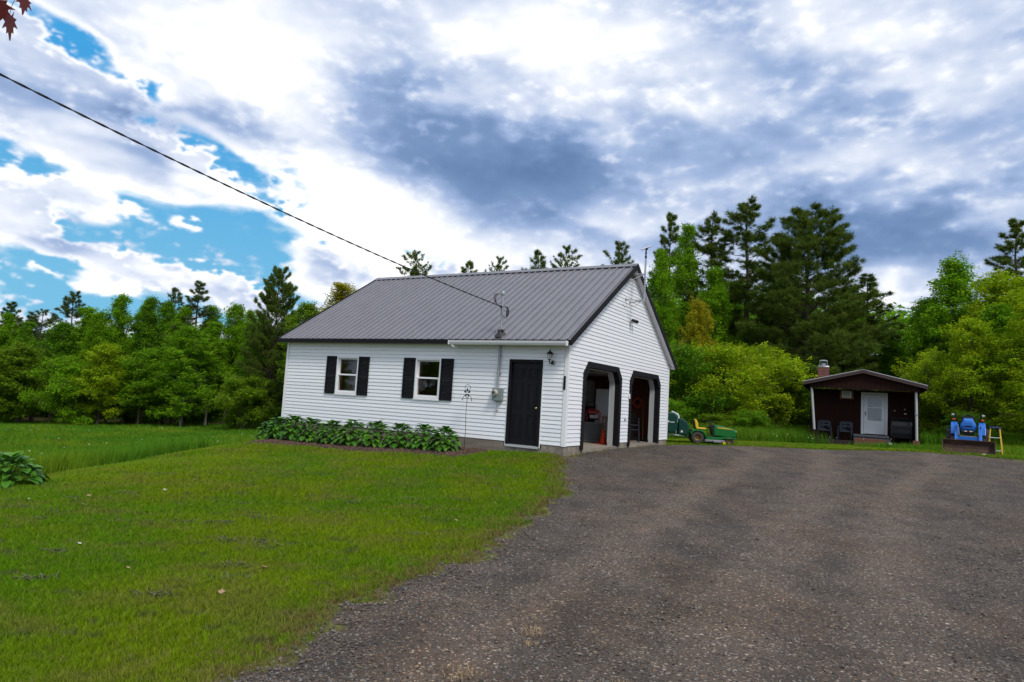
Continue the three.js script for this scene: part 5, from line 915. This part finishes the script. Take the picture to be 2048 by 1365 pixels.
// ---------------------------------------------------------------- blue loader tractor, facing us
{
  const TX = 15.72, TZ = -22.75, turn = -.60, y0 = Math.max(ground(TX, TZ), ground(TX + 1, TZ - 1.5)) + .0;
  const t = thing('loader_tractor', 'blue compact tractor with rusty front bucket beside the yellow ladder', 'tractor', [TX, y0, TZ], turn), blue = std(.010, .135, .52, .32), blueD = std(.008, .085, .33, .4), rustM = new THREE.MeshStandardMaterial({ map: dataTex(128, (u, v) => { const a = concreteN(u, v) - .5; return [.23 + .22 * a, .15 + .15 * a, .115 + .12 * a]; }, true, [1, 1]), roughness: .8 });
  const bp = [[0, .0], [.0, .02], [-.42, .05], [-.53, .15], [-.56, .30], [-.50, .45], [-.44, .46], [-.515, .30], [-.49, .17], [-.40, .075], [0, .025]].map(([z, y]) => [z, y]);
  const bk = part('bucket', toGable(extrude(bp.map(([z, y]) => [-z, y]), 1.47)), rustM, t);
  for (const q of [-1, 1]) part('bucket_side', toGable(extrude([[0, 0], [.40, .05], [.52, .15], [.55, .30], [.49, .455], [.42, .455], [.02, .06]].map(([z, y]) => [z, y]), .02)).translate(q * .745, 0, 0), rustM, bk);
  part('bucket_lip', [rbox(1.52, .035, .05, 0, .462, -.46, .01)], rustM, bk);
  // loader arms, masts and rams
  for (const q of [-1, 1]) {
    const x = q * .36;
    part('loader_arm', toGable(extrude([[.575, .26], [.575, .38], [.88, .68], [1.30, 1.02], [2.02, 1.08], [2.04, .98], [1.36, .90], [.98, .56], [.68, .24]], .07, .008)).translate(x, 0, 0), blue, t);
    part('loader_mast', [rbox(.10, .86, .12, x, .66, -1.95, .012)], blue, t);
    part('ram', [rod(V(x + q * .01, .62, -1.7), V(x + q * .01, .88, -1.15), .026), rod(V(x, .88, -1.15), V(x, .98, -.95), .014)], blueD, t);
    part('front_ram', [rod(V(x - q * .05, 1.0, -1.12), V(x - q * .05, .62, -.80), .024), rod(V(x - q * .05, .62, -.80), V(x - q * .05, .42, -.60), .013)], blueD, t);
  }
  part('cross_bar', rbox(.66, .14, .06, 0, .50, -.86, .012), blue, t);
  part('bumper_bar', box(.5, .02, .08, 0, .60, -.9), M.galv, t);
  // bonnet: lofted octagon
  const sec = (w, h0, h1, z) => [[-w * .72, h0], [-w, h0 + (h1 - h0) * .30], [-w * .98, h0 + (h1 - h0) * .55], [-w * .55, h1], [w * .55, h1], [w * .98, h0 + (h1 - h0) * .55], [w, h0 + (h1 - h0) * .30], [w * .72, h0]].map(([x, y]) => [x, y, z]);
  const S = [sec(.14, .88, 1.09, -1.04), sec(.21, .83, 1.165, -1.07), sec(.232, .80, 1.20, -1.16), sec(.24, .74, 1.22, -1.5), sec(.245, .70, 1.25, -2.15)], P = [], I = [];
  S.forEach((a) => a.forEach((p) => P.push(...p))); for (let i = 0; i < S.length - 1; i++) for (let k = 0; k < 8; k++) { const a = i * 8 + k, b = i * 8 + (k + 1) % 8; I.push(a, a + 8, b, b, a + 8, b + 8); }
  for (let k = 1; k < 7; k++) { I.push(0, k + 1, k); I.push(32, 32 + k, 33 + k); }
  for (let k = 0; k < I.length; k += 3) { const q = I[k + 1]; I[k + 1] = I[k + 2]; I[k + 2] = q; }
  let bg = new THREE.BufferGeometry(); bg.setAttribute('position', new THREE.Float32BufferAttribute(P, 3)); bg.setIndex(I); bg = bg.toNonIndexed(); bg.computeVertexNormals();
  const bonnet = part('bonnet', bg, blue, t);
  part('grille_slot', rbox(.23, .05, .02, 0, .945, -1.038, .01), M.black, bonnet);
  for (const q of [-1, 1]) part('headlight', rbox(.085, .045, .03, q * .075, .775, -1.10, .01), std(.75, .75, .74, .12), bonnet);
  part('light_bar', rbox(.34, .075, .08, 0, .775, -1.16, .015), std(.05, .05, .055, .4), bonnet);
  part('lower_grille', [rbox(.30, .20, .30, 0, .62, -1.28, .02)], M.black, t);
  part('chassis', [box(.30, .26, 1.9, 0, .46, -2.0), box(.9, .12, .14, 0, .33, -1.3), box(1.0, .18, .3, 0, .45, -2.75)], M.black, t);
  for (const q of [-1, 1]) {
    wheel(t, q * .54, .43, -2.72, .45, .27, .22, rubber, std(.42, .42, .42, .5), 11).rotation.y = q * Math.PI / 2; wheel(t, q * .44, .28, -1.3, .29, .18, .15, rubber, std(.42, .42, .42, .5), 9).rotation.y = q * Math.PI / 2;
    part('fender', [toGable(extrude([[2.1, .66], [2.25, .92], [2.45, 1.06], [2.75, 1.10], [3.1, 1.0], [3.1, .95], [2.75, 1.05], [2.47, 1.01], [2.3, .88], [2.16, .64]], .15, .01)).translate(q * .455, 0, 0), toGable(extrude([[2.05, .55], [2.2, .92], [2.45, 1.06], [2.75, 1.09], [3.05, 1.0], [2.9, .6]], .03)).translate(q * .385, 0, 0)], blue, t);
    const lamp = part('turn_lamp', rbox(.10, .055, .06, q * .44, 1.19, -2.5, .018), std(.62, .06, .01, .3), t); part('lamp_stalk', rod(V(q * .44, 1.06, -2.5), V(q * .44, 1.17, -2.5), .01), M.black, lamp);
    part('roll_bar', [rod(V(q * .40, .9, -3.05), V(q * .40, 1.42, -3.0), .03, .03, 8)], M.black, t);
    part('work_lamp', [rbox(.09, .06, .07, q * .475, 1.37, -2.95, .015)], std(.52, .52, .5, .3), t);
  }
  const sw = part('steering_wheel', [new THREE.TorusGeometry(.18, .014, 8, 26).rotateX(Math.PI / 2), rod(V(0, -.2, .06), V(0, 0, 0), .02), ...[0, 1, 2].map((k) => rod(V(0, 0, 0), V(.17 * Math.cos(k * 2.09), 0, .17 * Math.sin(k * 2.09)), .01))], M.black, t); sw.position.set(0, 1.30, -2.25); sw.rotation.x = .3;
  part('dash', rbox(.36, .14, .2, 0, 1.22, -2.2, .03), M.black, t); part('seat', [rbox(.42, .10, .42, 0, .92, -2.75, .03), rbox(.40, .36, .08, 0, 1.08, -2.97, .03)], M.black, t);
  part('exhaust', rod(V(-.26, .6, -1.7), V(-.27, .9, -1.75), .025), M.steel, t);
  const at = (x, y, z) => V(x, y, z).applyAxisAngle(UPV, turn).add(V(TX, 0, TZ)).toArray();
  // step ladder
  const lp = at(.77, 0, -1.05), l = thing('step_ladder', 'yellow fibreglass step ladder with blue top beside the tractor bucket', 'ladder', [lp[0], ground(lp[0], lp[2]) - .0, lp[2]], turn - .1), yel = std(.62, .42, .03, .5), H = .94;
  for (const q of [-1, 1]) { part('front_rail', rod(V(q * .21, 0, .24), V(q * .125, H, .03), .018, .018, 4), yel, l); part('rear_rail', rod(V(q * .21, 0, -.26), V(q * .125, H, -.04), .016, .016, 4), yel, l); }
  for (const y of [.16, .60]) part('step', rbox(.40 - y * .16, .025, .085, 0, y, .24 - y * .22, .006), std(.62, .63, .62, .35), l);
  part('top_cap', rbox(.33, .045, .14, 0, H + .01, 0, .012), std(.015, .05, .20, .5), l); part('spreader', [rod(V(.18, .5, .13), V(.18, .5, -.15), .006), rod(V(-.18, .5, .13), V(-.18, .5, -.15), .006)], M.steel, l);
  const sp = at(.42, 0, .35); solo('pale_stone', new THREE.IcosahedronGeometry(.05, 1).scale(1.5, .6, 1), std(.52, .48, .42, .8), 'pale stone on the gravel before the tractor bucket', 'stone', [sp[0], ground(sp[0], sp[2]) + .03, sp[2]]);
}
scene.updateMatrixWorld(true);
renderer.render(scene, camera);
